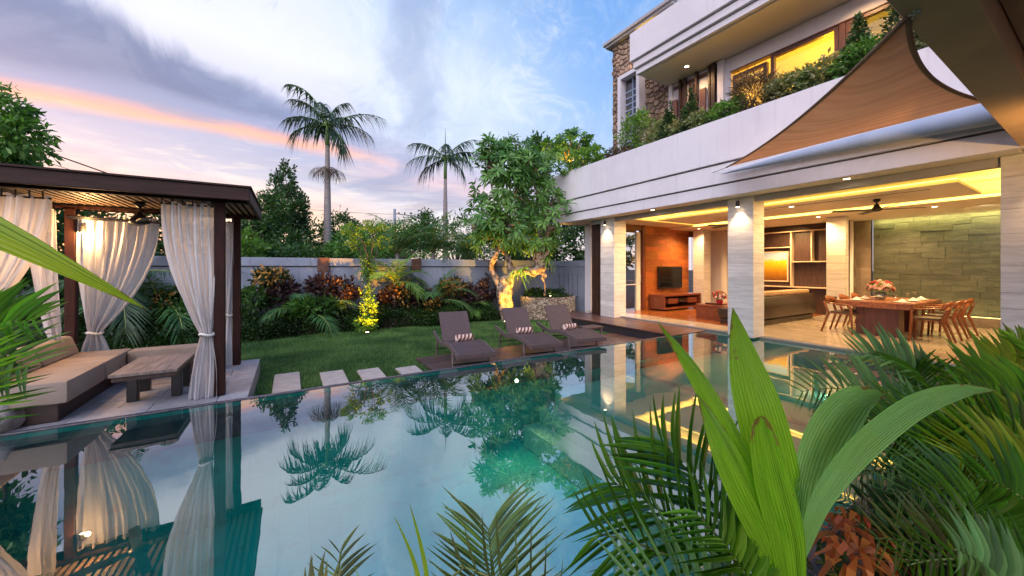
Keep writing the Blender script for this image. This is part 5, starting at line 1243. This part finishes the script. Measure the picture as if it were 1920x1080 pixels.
def bshrub(label, u0, u1, X, h, lm, n, size, seed, **k):
    def yy(u):
        t_ = (u - 960) / 694; ca, sa = math.cos(YAW), math.sin(YAW); d = X / (sa + ca * t_); return d * (ca - sa * t_)
    a, b = yy(u1), yy(u0); m_ = max(1, round((b - a) / .5)); bl = [((X + .1 * math.sin(i * 2), a + (b - a) * (i + .5) / m_, zb_ + h * .5), (.28, (b - a) / m_ * .62, h * .55)) for i in range(m_)]
    tree('balcony_shrub', label, bl, n, size, lm, (X, (a + b) / 2, zb_), .02, seed, cat='shrub', **k)
bshrub('feathery light green bush at the left end of the balcony, in front of the tower', 1165, 1215, 8.5, 1.0, 'tree3', 1500, .13, 121, elong=3.5)
bshrub('rusty brown low plants on the parapet left of the tower window', 1143, 1180, 8.4, .28, 'dry', 700, .10, 122)
bshrub('tan and green wispy bush under the tower window', 1205, 1250, 8.45, .7, 'silver', 1400, .10, 123, elong=4)
bshrub('silvery variegated shrub trailing in front of the slatted screen', 1250, 1330, 8.35, .34, 'silver', 2400, .085, 124)
bshrub('mound of grey green shrub right of the slatted screen', 1330, 1395, 8.35, .36, 'tree2', 2000, .085, 125)
bshrub('tall tan ornamental grass in front of the small window', 1385, 1440, 8.5, .72, 'dry', 1500, .22, 126, elong=12, out=1.6)
bshrub('leafy shrub silhouetted against the bright yellow window', 1440, 1575, 8.45, .50, 'silver', 3400, .10, 127)
bshrub('pale green shrub at the foot of the red tipped conifer', 1575, 1665, 8.3, .42, 'tree2', 2200, .09, 128)
bshrub('dark variegated shrub right of the sail tip on the balcony', 1712, 1800, 8.4, .52, 'silver', 1600, .10, 129)

# ================================================================ FOREGROUND PALMS (every leaflet an object)
LV = []
for bnd in (.04, .16, .32, .50):
    v = []; f = []; ns = 8
    for i in range(ns + 1):
        q = i / ns; w = .5 * (min(1, .35 + q * 2.4) if q < .3 else (1 - ((q - .3) / .7) ** 1.9)); w = max(w, .012); z = -bnd * q * q
        v += [(-w, q * (1 - bnd * .15 * q), z + w * .28), (0, q * (1 - bnd * .15 * q), z), (w, q * (1 - bnd * .15 * q), z + w * .28)]
    for i in range(ns):
        a = i * 3; f += [(a, a + 1, a + 4, a + 3), (a + 1, a + 2, a + 5, a + 4)]
    LV.append((v, f))
LM = {}
def lmesh(k, m):
    if (k, m) not in LM:
        me = bpy.data.meshes.new('leaflet'); me.from_pydata(LV[k][0], [], LV[k][1]); me.materials.append(M[m]); me.polygons.foreach_set('use_smooth', [True] * len(me.polygons)); LM[(k, m)] = me
    return LM[(k, m)]
def near_frond(parent, pts, n0, ll, wid, m, seed, spread0=1.3, spread1=.75, vee=.3, up=None, start=.15, r0=.009, bends=(0, 1, 1), prof=.5):
    r = random.Random(seed); n = max(8, int(n0 * .56))
    fo = MB().tube(pts, [r0 * (1 - .8 * i / len(pts)) for i in range(len(pts))], 6).build('frond', M['rachis'], parent, smooth=True)
    w0 = where(fo)
    for p, d, nm, l in leaflets(pts, n, ll, start, spread0, spread1, vee * .5, seed, up or tuple(-FW * .8 + Vector((0, 0, .55)) + RT * r.uniform(-.4, .4)), prof):
        s_ = d.cross(nm).normalized(); nm = s_.cross(d)
        mtx = Matrix((s_, d, nm)).transposed().to_4x4(); mtx.translation = p - w0
        o = bpy.data.objects.new('leaflet', lmesh(r.choice(bends), m)); col.objects.link(o); o.parent = fo
        o.matrix_local = mtx @ Matrix.Diagonal((wid * .50 * r.uniform(.8, 1.2), l * 1.15, l * 1.15, 1))
    return fo
def arc(u0, v0, d0, u1, v1, d1, rise=.15, n=14, side=(0, 0)):
    a = pt(u0, v0, d0); b = pt(u1, v1, d1); m_ = (a + b) / 2 + Vector((0, 0, rise)) + RT * side[0]
    return [a * (1 - t) ** 2 + m_ * 2 * t * (1 - t) + b * t * t for t in [i / n for i in range(n + 1)]]
def clump(label, base, fronds, seed, n=30, ll=.34, wid=.026, mats=('fp1', 'fp2', 'fp3'), extra=0, H=.35, L=1.0, e=(1.3, .2), az=(0, 6.28), **k):
    base = Vector(base); t = thing('areca_palm', label, 'palm', base, 'areca palms in the planting bed by the pool'); r = random.Random(seed)
    for i, fr0 in enumerate(fronds):
        kw = dict(fr0[1]) if isinstance(fr0[1], dict) else {}
        pts = arc(*fr0[0]); stem = [base + Vector((r.uniform(-.06, .06), r.uniform(-.06, .06), 0)), base.lerp(pts[0], .6) + Vector((0, 0, .05)), pts[0]]
        MB().tube(stem, .011, 6).build('stem', M['rachis'], t, smooth=True)
        near_frond(t, pts, kw.get('n', n), kw.get('ll', ll), kw.get('wid', wid), kw.get('m', mats[i % len(mats)]), seed * 17 + i, vee=kw.get('vee', .3), up=kw.get('up'), spread0=max(1.15, kw.get('s0', 1.3)), spread1=max(.7, kw.get('s1', .75)), start=kw.get('start', .12), bends=kw.get('bends', (0, 1, 1)), prof=kw.get('prof', .5))
    for i in range(extra):
        a_ = az[0] + (az[1] - az[0]) * (i + .5) / extra + r.uniform(-.2, .2); e_ = r.uniform(e[1], e[0])
        pts = frond_pts(base + Vector((0, 0, H * .4)), a_, e_, L * r.uniform(.75, 1.1), 1.5, n=12, side=r.uniform(-.3, .3))
        near_frond(t, pts, n, ll * r.uniform(.85, 1.05), wid, mats[r.randrange(len(mats))], seed * 23 + i, start=.28)
    return t
G = -.05
toC = tuple(-FW)            # leaf faces turned to the camera side
clump('areca palm at the bottom centre whose pale striped frond stands over the water', (.80, .62, -.08), [((935, 1200, .98, 916, 992, 1.10, .02, 12), dict(n=38, ll=.22, wid=.019, m='fp6', up=toC, vee=-.05, s0=1.15, s1=.72, start=.02, bends=(1, 2, 3), prof=.22)),
    ((660, 1200, .95, 580, 1110, 1.1, .03), dict(n=12, ll=.11, wid=.010, m='fp5', vee=.8)), ((1080, 1190, .98, 860, 1060, 1.0, .05), dict(n=14, ll=.15, wid=.013, m='fp5', vee=.2))], 201, H=.3)
clump('thin grassy palm tuft at the bottom left of centre', (.30, .66, -.08), [((615, 1190, 1.05, 640, 1030, 1.2, .0), dict(n=11, ll=.12, wid=.008, m='fp5', s0=.5, s1=.2, vee=.1, start=.0, up=toC))], 202)
def spears(label, base, tips_, m, w):
    t = thing('grass_spear', label, 'leaf blades', base)
    for (u0, v0, d0, u1, v1, d1) in tips_:
        blade('blade', [pt(u0, v0, d0), pt(u0 + (u1 - u0) * .35, v0 + (v1 - v0) * .55, d0), pt(u1, v1, d1)], w, M[m], t, fold=.2)
def blade(name, ctrl, width, m, parent, fold=.35, prof=None, face=None, n=30, across=12, twist=0.0, pleat=.0):
    "a long pleated leaf along a smooth spine"
    C_ = [Vector(c) for c in ctrl]
    def cr(t):
        q = t * (len(C_) - 1); i = min(len(C_) - 2, int(q)); s_ = q - i; p0, p1, p2, p3 = C_[max(0, i - 1)], C_[i], C_[i + 1], C_[min(len(C_) - 1, i + 2)]
        return .5 * ((2 * p1) + (p2 - p0) * s_ + (2 * p0 - 5 * p1 + 4 * p2 - p3) * s_ * s_ + (3 * p1 - p0 - 3 * p2 + p3) * s_ ** 3)
    P = [cr(i / n) for i in range(n + 1)]; face = Vector(face or toC); v = []; f = []; uv = []
    prof = prof or (lambda q: max(.02, min(1, .25 + 2.2 * q) * (1 - q ** 3.2)))
    for i, p in enumerate(P):
        tg = (P[min(n, i + 1)] - P[max(0, i - 1)]).normalized(); q = i / n
        fc = Matrix.Rotation(twist * q, 3, tg) @ face; s_ = tg.cross(fc).normalized(); nm = s_.cross(tg)
        w = width * prof(q) / 2
        for j in range(across + 1):
            a = -1 + 2 * j / across; v.append(p + s_ * (a * w) + nm * (-fold * w * abs(a) + pleat * w * (1 if j % 2 else -1) * (1 - abs(a) ** 4))); uv.append((j / across, q * 4))
    for i in range(n):
        for j in range(across): f.append((i * (across + 1) + j, i * (across + 1) + j + 1, (i + 1) * (across + 1) + j + 1, (i + 1) * (across + 1) + j))
    o = MB().add(v, f).build(name, m, parent, smooth=True); ul = o.data.uv_layers.new(name='UVMap')
    for lp in o.data.loops: ul.data[lp.index].uv = uv[lp.vertex_index]
    return o
spears('two upright green blades at the bottom left of the striped frond', (.55, .66, -.1), [(800, 1180, 1.0, 738, 965, 1.12), (812, 1200, 1.0, 768, 945, 1.1), (690, 1180, 1.0, 660, 1050, 1.1), (720, 1200, 1.0, 600, 1060, 1.1)], 'blade', .014)
# the young coconut with its five pleated leaves
co = thing('coconut_seedling', 'young coconut palm with tall broad pleated bright green leaves, centre foreground', 'palm', (1.42, .52, G))
DC = 1.28
MB().tube([(1.42, .50, G), tuple(pt(1490, 1190, DC)), tuple(pt(1488, 1060, DC))], [.045, .04, .03], 10).build('stem', M['crownshaft'], co, smooth=True)
tall = lambda q: max(.015, (.30 + .70 * math.sin(math.pi * min(1, q * .95 + .02)) ** .8) * (1 - q ** 5))
blade('leaf', [pt(1492, 1120, DC), pt(1478, 960, DC), pt(1440, 800, DC + .02), pt(1402, 680, DC + .06), pt(1374, 577, DC + .1)], .180, M['bigleaf'], co, prof=tall, fold=.30, n=40, across=26, pleat=.035)
blade('leaf', [pt(1482, 1090, DC - .02), pt(1440, 950, DC - .03), pt(1372, 810, DC - .02), pt(1300, 690, DC + .02), pt(1233, 603, DC + .08)], .085, M['bigleaf'], co, prof=tall, fold=.55, n=40, across=20, pleat=.04, face=-FW + RT * .3)
blade('leaf', [pt(1485, 1130, DC - .10), pt(1458, 1040, DC - .11), pt(1402, 920, DC - .10), pt(1350, 815, DC - .06), pt(1307, 738, DC)], .115, M['bigleaf'], co, prof=tall, fold=.5, n=40, across=22, pleat=.04, face=-FW + RT * .2)
blade('leaf', [pt(1495, 1140, DC - .12), pt(1485, 1020, DC - .13), pt(1452, 890, DC - .12), pt(1427, 780, DC - .10)], .120, M['bigleaf'], co, prof=lambda q: max(.05, (.45 + .55 * math.sin(math.pi * min(1, q * .9 + .05))) * (1 - q ** 9) ** .5), fold=.35, n=36, across=22, pleat=.04)
wide = lambda q: max(.012, (.22 + .78 * math.sin(math.pi * min(1, q * .92 + .06)) ** .75) * (1 - q ** 7))
blade('leaf', [pt(1500, 1010, DC), pt(1518, 900, DC + .03), pt(1552, 810, DC + .08), pt(1602, 752, DC + .15), pt(1662, 738, DC + .2)], .150, M['bigleaf2'], co, prof=wide, fold=-.25, n=40, across=26, pleat=.045, face=-FW + Vector((0, 0, .5)))
blade('leaf', [pt(1500, 1040, DC - .05), pt(1540, 935, DC - .06), pt(1610, 845, DC - .05), pt(1710, 765, DC), pt(1800, 733, DC + .05), pt(1868, 732, DC + .1)], .078, M['bigleaf2'], co, prof=wide, fold=-.2, n=44, across=26, pleat=.045, face=-FW + Vector((0, 0, .6)))
# clumps
clump('areca palm left of the young coconut, its upright leaflets over the pool', (1.22, .55, G), [
    ((1440, 1150, 1.35, 1150, 905, 1.75, .12), dict(n=26, ll=.40, wid=.030, m='fp1', vee=1.0, s0=.9, s1=.35)), ((1440, 1120, 1.3, 1240, 830, 1.7, .10), dict(n=24, ll=.34, wid=.027, m='fp1', vee=.8, s0=.8, s1=.3)),
    ((1430, 1160, 1.25, 1120, 1000, 1.45, .10), dict(n=26, ll=.30, wid=.026, m='fp1', vee=.4)), ((1440, 1180, 1.2, 1180, 1090, 1.2, .08), dict(n=24, ll=.26, wid=.024, m='fp3', vee=.3)), ((1450, 1180, 1.15, 1300, 960, 1.25, .08), dict(n=22, ll=.24, wid=.024, m='fp1', vee=.5)), ((1450, 1180, 1.15, 1350, 1010, 1.2, .04), dict(n=22, ll=.20, wid=.022, m='fp2', vee=.5))], 211)
clump('areca palm with dark arching fronds at the floor edge of the house', (3.9, .50, G), [
    ((1800, 790, 3.2, 1610, 668, 3.5, .25), dict(n=36, ll=0.385, wid=0.0312, m='fp3', vee=.8, s0=.9)), ((1790, 800, 3.1, 1900, 700, 3.3, .3), dict(n=34, ll=0.370, wid=0.0296, m='fp2', vee=.7)), ((1760, 810, 3.0, 1500, 735, 3.2, .3), dict(n=36, ll=0.340, wid=0.0281, m='fp3', vee=.5)),
    ((1780, 820, 3.0, 1700, 690, 3.4, .25), dict(n=34, ll=0.355, wid=0.0281, m='fp1', vee=.6)), ((1780, 830, 2.9, 1560, 800, 3.0, .25), dict(n=34, ll=0.311, wid=0.0265, m='fp2'))], 212, extra=4, n=28, ll=0.296, wid=0.0234, L=1.0, H=.4, e=(1.2, .5), mats=('fp1', 'fp2'))
clump('bright yellow green areca palm at the right edge near the pillar', (4.3, -.15, G), [
    ((2010, 800, 2.9, 1850, 670, 2.9, .25), dict(n=32, ll=0.310, wid=0.0166, m='fp4', vee=.9, s0=.9)), ((2010, 800, 2.6, 1800, 730, 2.6, .25), dict(n=34, ll=0.273, wid=0.0157, m='fp2', vee=.4)), ((2010, 820, 2.5, 1900, 640, 2.7, .15), dict(n=30, ll=0.273, wid=0.0157, m='fp2', vee=.4)), ((2020, 860, 2.2, 1830, 800, 2.2, .2), dict(n=34, ll=0.223, wid=0.0139, m='fp4'))], 213, extra=3, n=28, ll=0.223, wid=0.0129, L=1.0, H=.5)
clump('big areca palm at the right with long fronds crossing in front of the bed', (2.75, .12, G), [
    ((1900, 930, 1.9, 1640, 810, 2.1, .2), dict(n=36, ll=0.304, wid=0.0173, m='fp1', vee=.4)), ((1960, 900, 1.8, 1700, 860, 1.9, .22), dict(n=36, ll=0.274, wid=0.0162, m='fp2')), ((1990, 880, 1.7, 1740, 790, 2.0, .2), dict(n=36, ll=0.289, wid=0.0162, m='fp1')), ((1950, 990, 1.6, 1680, 930, 1.7, .18), dict(n=34, ll=0.228, wid=0.0150, m='fp3')),
    ((1990, 960, 1.5, 1800, 860, 1.6, .15), dict(n=34, ll=0.228, wid=0.0144, m='fp4')), ((1900, 900, 2.3, 1560, 850, 2.5, .25), dict(n=36, ll=0.304, wid=0.0184, m='fp1')), ((1800, 920, 2.3, 1590, 900, 2.3, .2), dict(n=34, ll=0.258, wid=0.0173, m='fp3'))], 214, extra=4, n=26, ll=0.228, wid=0.0138, L=.8, H=.35, mats=('fp1', 'fp2', 'fp4'))
clump('areca palm in the lower right corner with upright grey green leaflets', (1.95, .0, G), [
    ((1960, 1120, 1.25, 1640, 1010, 1.35, .10), dict(n=32, ll=0.193, wid=0.0092, m='fp5', vee=.9, s0=.9)), ((1980, 1100, 1.2, 1700, 1060, 1.25, .10), dict(n=32, ll=0.185, wid=0.0092, m='fp1', vee=.7)), ((1960, 1060, 1.4, 1750, 950, 1.5, .12), dict(n=30, ll=0.193, wid=0.0092, m='fp2', vee=.5)), ((1990, 1020, 1.3, 1840, 900, 1.35, .1), dict(n=30, ll=0.178, wid=0.0084, m='fp1', vee=.3)), ((1960, 1170, 1.1, 1790, 1030, 1.1, .05), dict(n=28, ll=0.148, wid=0.0076, m='fp3', vee=.6))], 215)
# rust red cordyline tucked low among the palms
for k, (u, v, d, lb) in enumerate(((1590, 985, 1.75, 'rust orange cordyline low among the palms right of the young coconut'), (1610, 1040, 1.55, 'second rust orange cordyline just above the bottom edge'))):
    t = thing('cordyline', lb, 'plant', foot(u, d, G), 'rust red cordylines under the palms')
    rosettes([(pt(u, v, d), (0, -.3, 1)), (pt(u - 25, v + 10, d), (-.3, -.3, 1)), (pt(u + 30, v, d + .05), (.3, -.2, 1))], 11, .19, .15, 'redleaf', t, 300 + k, 'leaves', 1.2)
    MB().tube([foot(u, d, G), pt(u, v, d)], .012, 6).build('stem', M['bark2'], t)
gc, _ = cloud([((x, y, .05), (.45, .38, .22)) for x in (1.7, 2.3, 2.9, 3.5, 4.1, 4.7, 5.4, 6.2) for y in (.45, -.1, -.6)], 16000, .11, 310, elong=2.6)
o = quads_obj('ground_cover', gc, M['tree1'], None, kind='stuff'); tag(o, 'dark leafy ground cover filling the planting bed under the palms', 'ground cover')
# ---- left edge: palm and the long blade crossing the pergola
lp = thing('corner_palm', 'palm at the left edge with one long yellow green blade crossing the curtains', 'palm', (-2.62, 4.2, -.3))
base = pt(-120, 760, 2.9); MB().tube([(-2.62, 4.2, -.35), tuple(base)], [.03, .02], 8).build('stem', M['rachis'], lp, smooth=True)
for k, (a, kw) in enumerate((((-160, 700, 2.6, 70, 600, 2.7, .18), dict(m='fp1')), ((-160, 720, 2.6, 60, 690, 2.6, .22), dict(m='fp3')), ((-160, 740, 2.6, 10, 790, 2.5, .25), dict(m='fp1')), ((-150, 700, 2.7, 40, 640, 2.8, .30), dict(m='fp1')), ((-180, 720, 2.3, -10, 760, 2.3, .2), dict(m='fp2')))):
    near_frond(lp, arc(*a), 26, .36, .032, kw['m'], 400 + k, vee=.25)
blade('long_blade', [pt(-260, 330, 1.0), pt(-120, 385, 1.0), pt(20, 450, 1.02), pt(150, 515, 1.05), pt(272, 578, 1.1)], .105, M['blade'], lp, prof=lambda q: max(.01, 1 - (q ** 1.6)), fold=.3, n=36, across=16, pleat=.03, face=-FW + Vector((0, 0, .4)))
bo = MB(); r_ = random.Random(4)
bm_ = bmesh.new(); bmesh.ops.create_icosphere(bm_, subdivisions=3, radius=1)
for i, v_ in enumerate(bm_.verts):
    n_ = noise.noise(v_.co * 1.7); v_.co = Vector((v_.co.x * .30, v_.co.y * .22, v_.co.z * .20)) * (1 + .35 * n_)
me = bpy.data.meshes.new('boulder'); bm_.to_mesh(me); me.materials.append(M['boulder']); me.polygons.foreach_set('use_smooth', [True] * len(me.polygons)); bm_.free()
o = link('boulder', me, None, (-2.48, 5.62, .06)); tag(o, 'weathered grey boulder at the left edge of the platform', 'rock')

# ================================================================ GRASS
r = np.random.default_rng(2); k = 170000
P = np.stack([r.uniform(-1.6, 9.0, k), r.uniform(5.48, 11.5, k), np.full(k, -.31)], 1)
keep = ~((P[:, 0] > 2.08) & (P[:, 1] < 7.24)) & ~((P[:, 0] < -.43) & (P[:, 1] < 7.68)) & ~((P[:, 0] > 7.5) & (P[:, 1] < 10.2)) & ~((P[:, 0] - 8.1) ** 2 + (P[:, 1] - 11) ** 2 < 1.0)
for (x0, x1, y1) in ((-.23, .13, 7.28), (.42, .78, 7.03), (.98, 1.34, 6.86), (1.58, 1.94, 6.66)): keep &= ~((P[:, 0] > x0) & (P[:, 0] < x1) & (P[:, 1] < y1))
P = P[keep]; k = len(P); an = r.uniform(0, 6.28, k); h = r.uniform(.022, .055, k)
h *= .75 + .5 * (np.sin(P[:, 0] * 2.3 + np.sin(P[:, 1] * 1.7) * 2) * np.sin(P[:, 1] * 2.9 + P[:, 0]) * .5 + .5); lean = r.normal(size=(k, 2)) * .014; dx = np.stack([np.cos(an), np.sin(an), np.zeros(k)], 1) * .006
tip = P + np.stack([lean[:, 0], lean[:, 1], h], 1)
quads = np.stack([P - dx, P + dx, tip + dx * .15, tip - dx * .15], 1)
o = quads_obj('grass', quads, M['grass'], None, kind='stuff'); tag(o, 'short green lawn grass between the pool and the hedge', 'grass')

# ================================================================ FAR THINGS
pole = thing('utility_pole', 'round concrete utility pole standing above the trees between the royal palms', 'pole', foot(740, 34))
b = foot(740, 34); h_ = pt(740, 392, 34).z
MB().tube([b, (b[0], b[1], h_)], [.16, .12], 12).build('shaft', M['wallgrey'], pole, smooth=True)
MB().tube([pt(738, 400, 34), pt(775, 405, 34)], .04, 6).build('arm', M['black'], pole)
for k in range(3): MB().lathe([(.03, 0), (.08, .05), (.05, .12), (.08, .17), (.03, .2)], tuple(pt(748 + k * 11, 402, 34)), 8).build('insulator', M['brownstone'], pole)
def wire(label, a, b, r_, sag):
    A_, B2 = pt(*a), pt(*b); pts = [A_.lerp(B2, i / 16) - Vector((0, 0, sag * math.sin(math.pi * i / 16))) for i in range(17)]
    o = MB().tube(pts, r_, 5).build('power_cable', M['black']); tag(o, label, 'cable', 'overhead cables behind the pergola'); return o
wire('thick dark overhead cable sloping down to the pergola roof from the left tree', (-200, 180, 14), (600, 440, 40), .035, .6)
wire('thin overhead cable below the thick one at the left', (-200, 215, 14), (700, 470, 42), .014, .5)
wire('faint thin cable just above the trees between the pole and the left edge', (-200, 255, 16), (740, 402, 34), .014, .8)
nb = thing('neighbour_roof', 'pale neighbouring house roof glimpsed between trees behind the wall', 'house', foot(700, 30))
c0 = pt(700, 470, 30)
MB().box((c0.x - 2.5, c0.y - 2, -.3), (c0.x + 2.5, c0.y + 2, 2.4)).build('wall', M['plaster'], nb)
MB().prism([(c0.x - 3, 2.41), (c0.x + 3, 2.41), (c0.x, 3.3)], 1, c0.y - 2.4, c0.y + 2.4).build('roof', M['palesail'], nb)

# ================================================================ LIGHT FROM THE LAMPS OF THE PLACE, PLUS ADDED FILL
def area(name, loc, rot, sx, sy, e, c=WARM, sp=math.pi):
    d = bpy.data.lights.new(name, 'AREA'); d.shape = 'RECTANGLE'; d.size = sx; d.size_y = sy; d.energy = e; d.color = c; d.spread = sp
    o = bpy.data.objects.new(name, d); col.objects.link(o); o.location = loc; o.rotation_euler = rot; return o
def spot(name, loc, to, e, ang, c=WARM, blend=.7, rad=.03):
    d = bpy.data.lights.new(name, 'SPOT'); d.energy = e; d.spot_size = R(ang); d.spot_blend = blend; d.color = c; d.shadow_soft_size = rad
    o = bpy.data.objects.new(name, d); col.objects.link(o); o.location = loc; o.rotation_euler = (Vector(to) - Vector(loc)).to_track_quat('-Z', 'Y').to_euler(); return o
def point(name, loc, e, c=WARM, rad=.05):
    d = bpy.data.lights.new(name, 'POINT'); d.energy = e; d.color = c; d.shadow_soft_size = rad
    o = bpy.data.objects.new(name, d); col.objects.link(o); o.location = loc; return o
K = 0.95
# cove light: shining up on the recess ceiling
LED = (1.0, .62, .10)
area('cove_light', (9.45, 4.2, 3.06), (R(180), 0, 0), .4, 7, 36 * K, LED); area('cove_light', (9.85, 4.4, 3.04), (R(180), 0, 0), .2, 5.6, 8 * K, LED); area('cove_light', (11.92, 4.2, 3.02), (R(180), 0, 0), .45, 7, 36 * K, LED)
area('cove_light', (10.9, .9, 3.03), (R(180), 0, 0), 2.8, .9, 24 * K, LED); area('cove_light', (10.9, 7.72, 3.03), (R(180), 0, 0), 2.8, .35, 16 * K, LED)
WH = (1.0, .60, .26)
for p in ((12.75, 4.5), (12.9, 2.35), (12.8, 8.1), (11.6, .9), (14.2, 3.3), (13.9, 5.6), (12.75, 6.6), (9.1, 6.9)):
    spot('downlight_beam', (p[0], p[1], 2.91), (p[0], p[1], 0), 150 * K, 135, WH, .9)
for p in ((10.12, 4.1), (10.5, 6.4), (10.5, 2.2), (11.0, 7.2)): spot('downlight_beam', (p[0], p[1], 2.92), (p[0], p[1], 0), 120 * K, 135, WH, .9)
for p, q in (((9.6, 7.0, 2.9), (8.9, 8.2, 1.2)), ((9.3, 3.0, 2.9), (8.8, 4.2, 1.4)), ((12.3, 8.0, 2.9), (12.1, 8.9, 1.0)), ((12.3, 3.4, 2.9), (13.0, 4.2, 1.4)), ((13.6, 5.9, 2.9), (14.6, 5.9, 1.5))): spot('wall_washer', p, q, 110 * K, 110, (1, .60, .22), .9)
spot('table_beam', (11.9, 2.9, 2.86), (11.9, 2.9, 0), 120 * K, 95, WH, .9)
area('wall_wash', (14.84, 1.7, 2.925), (0, R(-10), 0), .08, 4.4, 40 * K, (1.0, .80, .25)); area('wall_wash', (14.83, 1.7, .27), (R(180), 0, 0), .05, 4.4, 4 * K, (1.0, .75, .25))
spot('wall_washer', (13.4, 1.7, 2.88), (15, 1.7, 1.3), 50 * K, 130, (1, .85, .55), .9)
for y in (8.49, 4.45, .42): spot('wall_lamp_beam', (8.46, y, 2.82), (8.52, y, 0), 60 * K, 95, (1.0, .66, .34), .9)
for y in (6.6, 2.55): spot('soffit_beam', (8.35, y, 3.03), (8.35, y, 0), 20 * K, 120, WH, .9)
spot('canopy_lamp_beam', (6.4, -.4, 2.6), (7.0, .3, 3.4), 90 * K, 150, (1, .55, .16), .9)
spot('roof_beam_light', (8.95, 6.0, 6.77), (8.95, 6.0, 0), 60 * K, 150, WH, .9); spot('roof_beam_light', (8.95, 2.6, 6.77), (8.95, 2.6, 0), 60 * K, 150, WH, .9)
spot('tower_beam', (9.36, 7.7, 8.93), (9.46, 7.65, 5), 60 * K, 110, AMBER, .9)
for p in ((11, 1.6, 5.6), (11, 3.6, 5.6)): point('room_lamp', p, 90 * K, (1.0, .50, .025), .2)
point('pergola_lamp_light', (-2.34, 7.20, 1.96), 34 * K, (1.0, .55, .20), .025); spot('pergola_fill_light', (-2.95, 6.4, 2.25), (-2.5, 6.0, .6), 60 * K, 140, (1.0, .55, .22), .9)  # the spot is added warm fill for the pergola, with no fitting behind it
spot('tree_beam', (1.80, 9.9, -.22), (1.86, 11.1, .95), 900 * K, 70, (1, .38, .015), .9)
spot('tree_beam', (6.10, 9.75, -.2), (6.45, 10.9, 1.2), 620 * K, 80, (1, .50, .05), .9); spot('tree_beam', (6.9, 9.9, -.1), (6.9, 10.8, 2.2), 260 * K, 70, (1, .50, .12), .6)
spot('planter_beam', (8.0, 10.45, .52), (7.65, 10.9, 1.6), 140 * K, 80, AMBER, .6); spot('planter_tree_beam', tuple(pt(1072, 338, 13.2)), tuple(pt(1068, 280, 13.6)), 150 * K, 95, AMBER, .6)
spot('pool_beam', (3.14, 5.02, -.36), (2.75, 4.2, -1.4), 42 * K, 110, (1, .52, .20), 1.0); spot('pool_beam', (7.5, 2.3, -.42), (6.6, 3.0, -.7), 30 * K, 120, (1, .78, .5), .9)
spot('pool_beam', (6.15, 4.75, -.50), (6.9, 5.3, .2), 6 * K, 120, (1, .78, .5), .9)
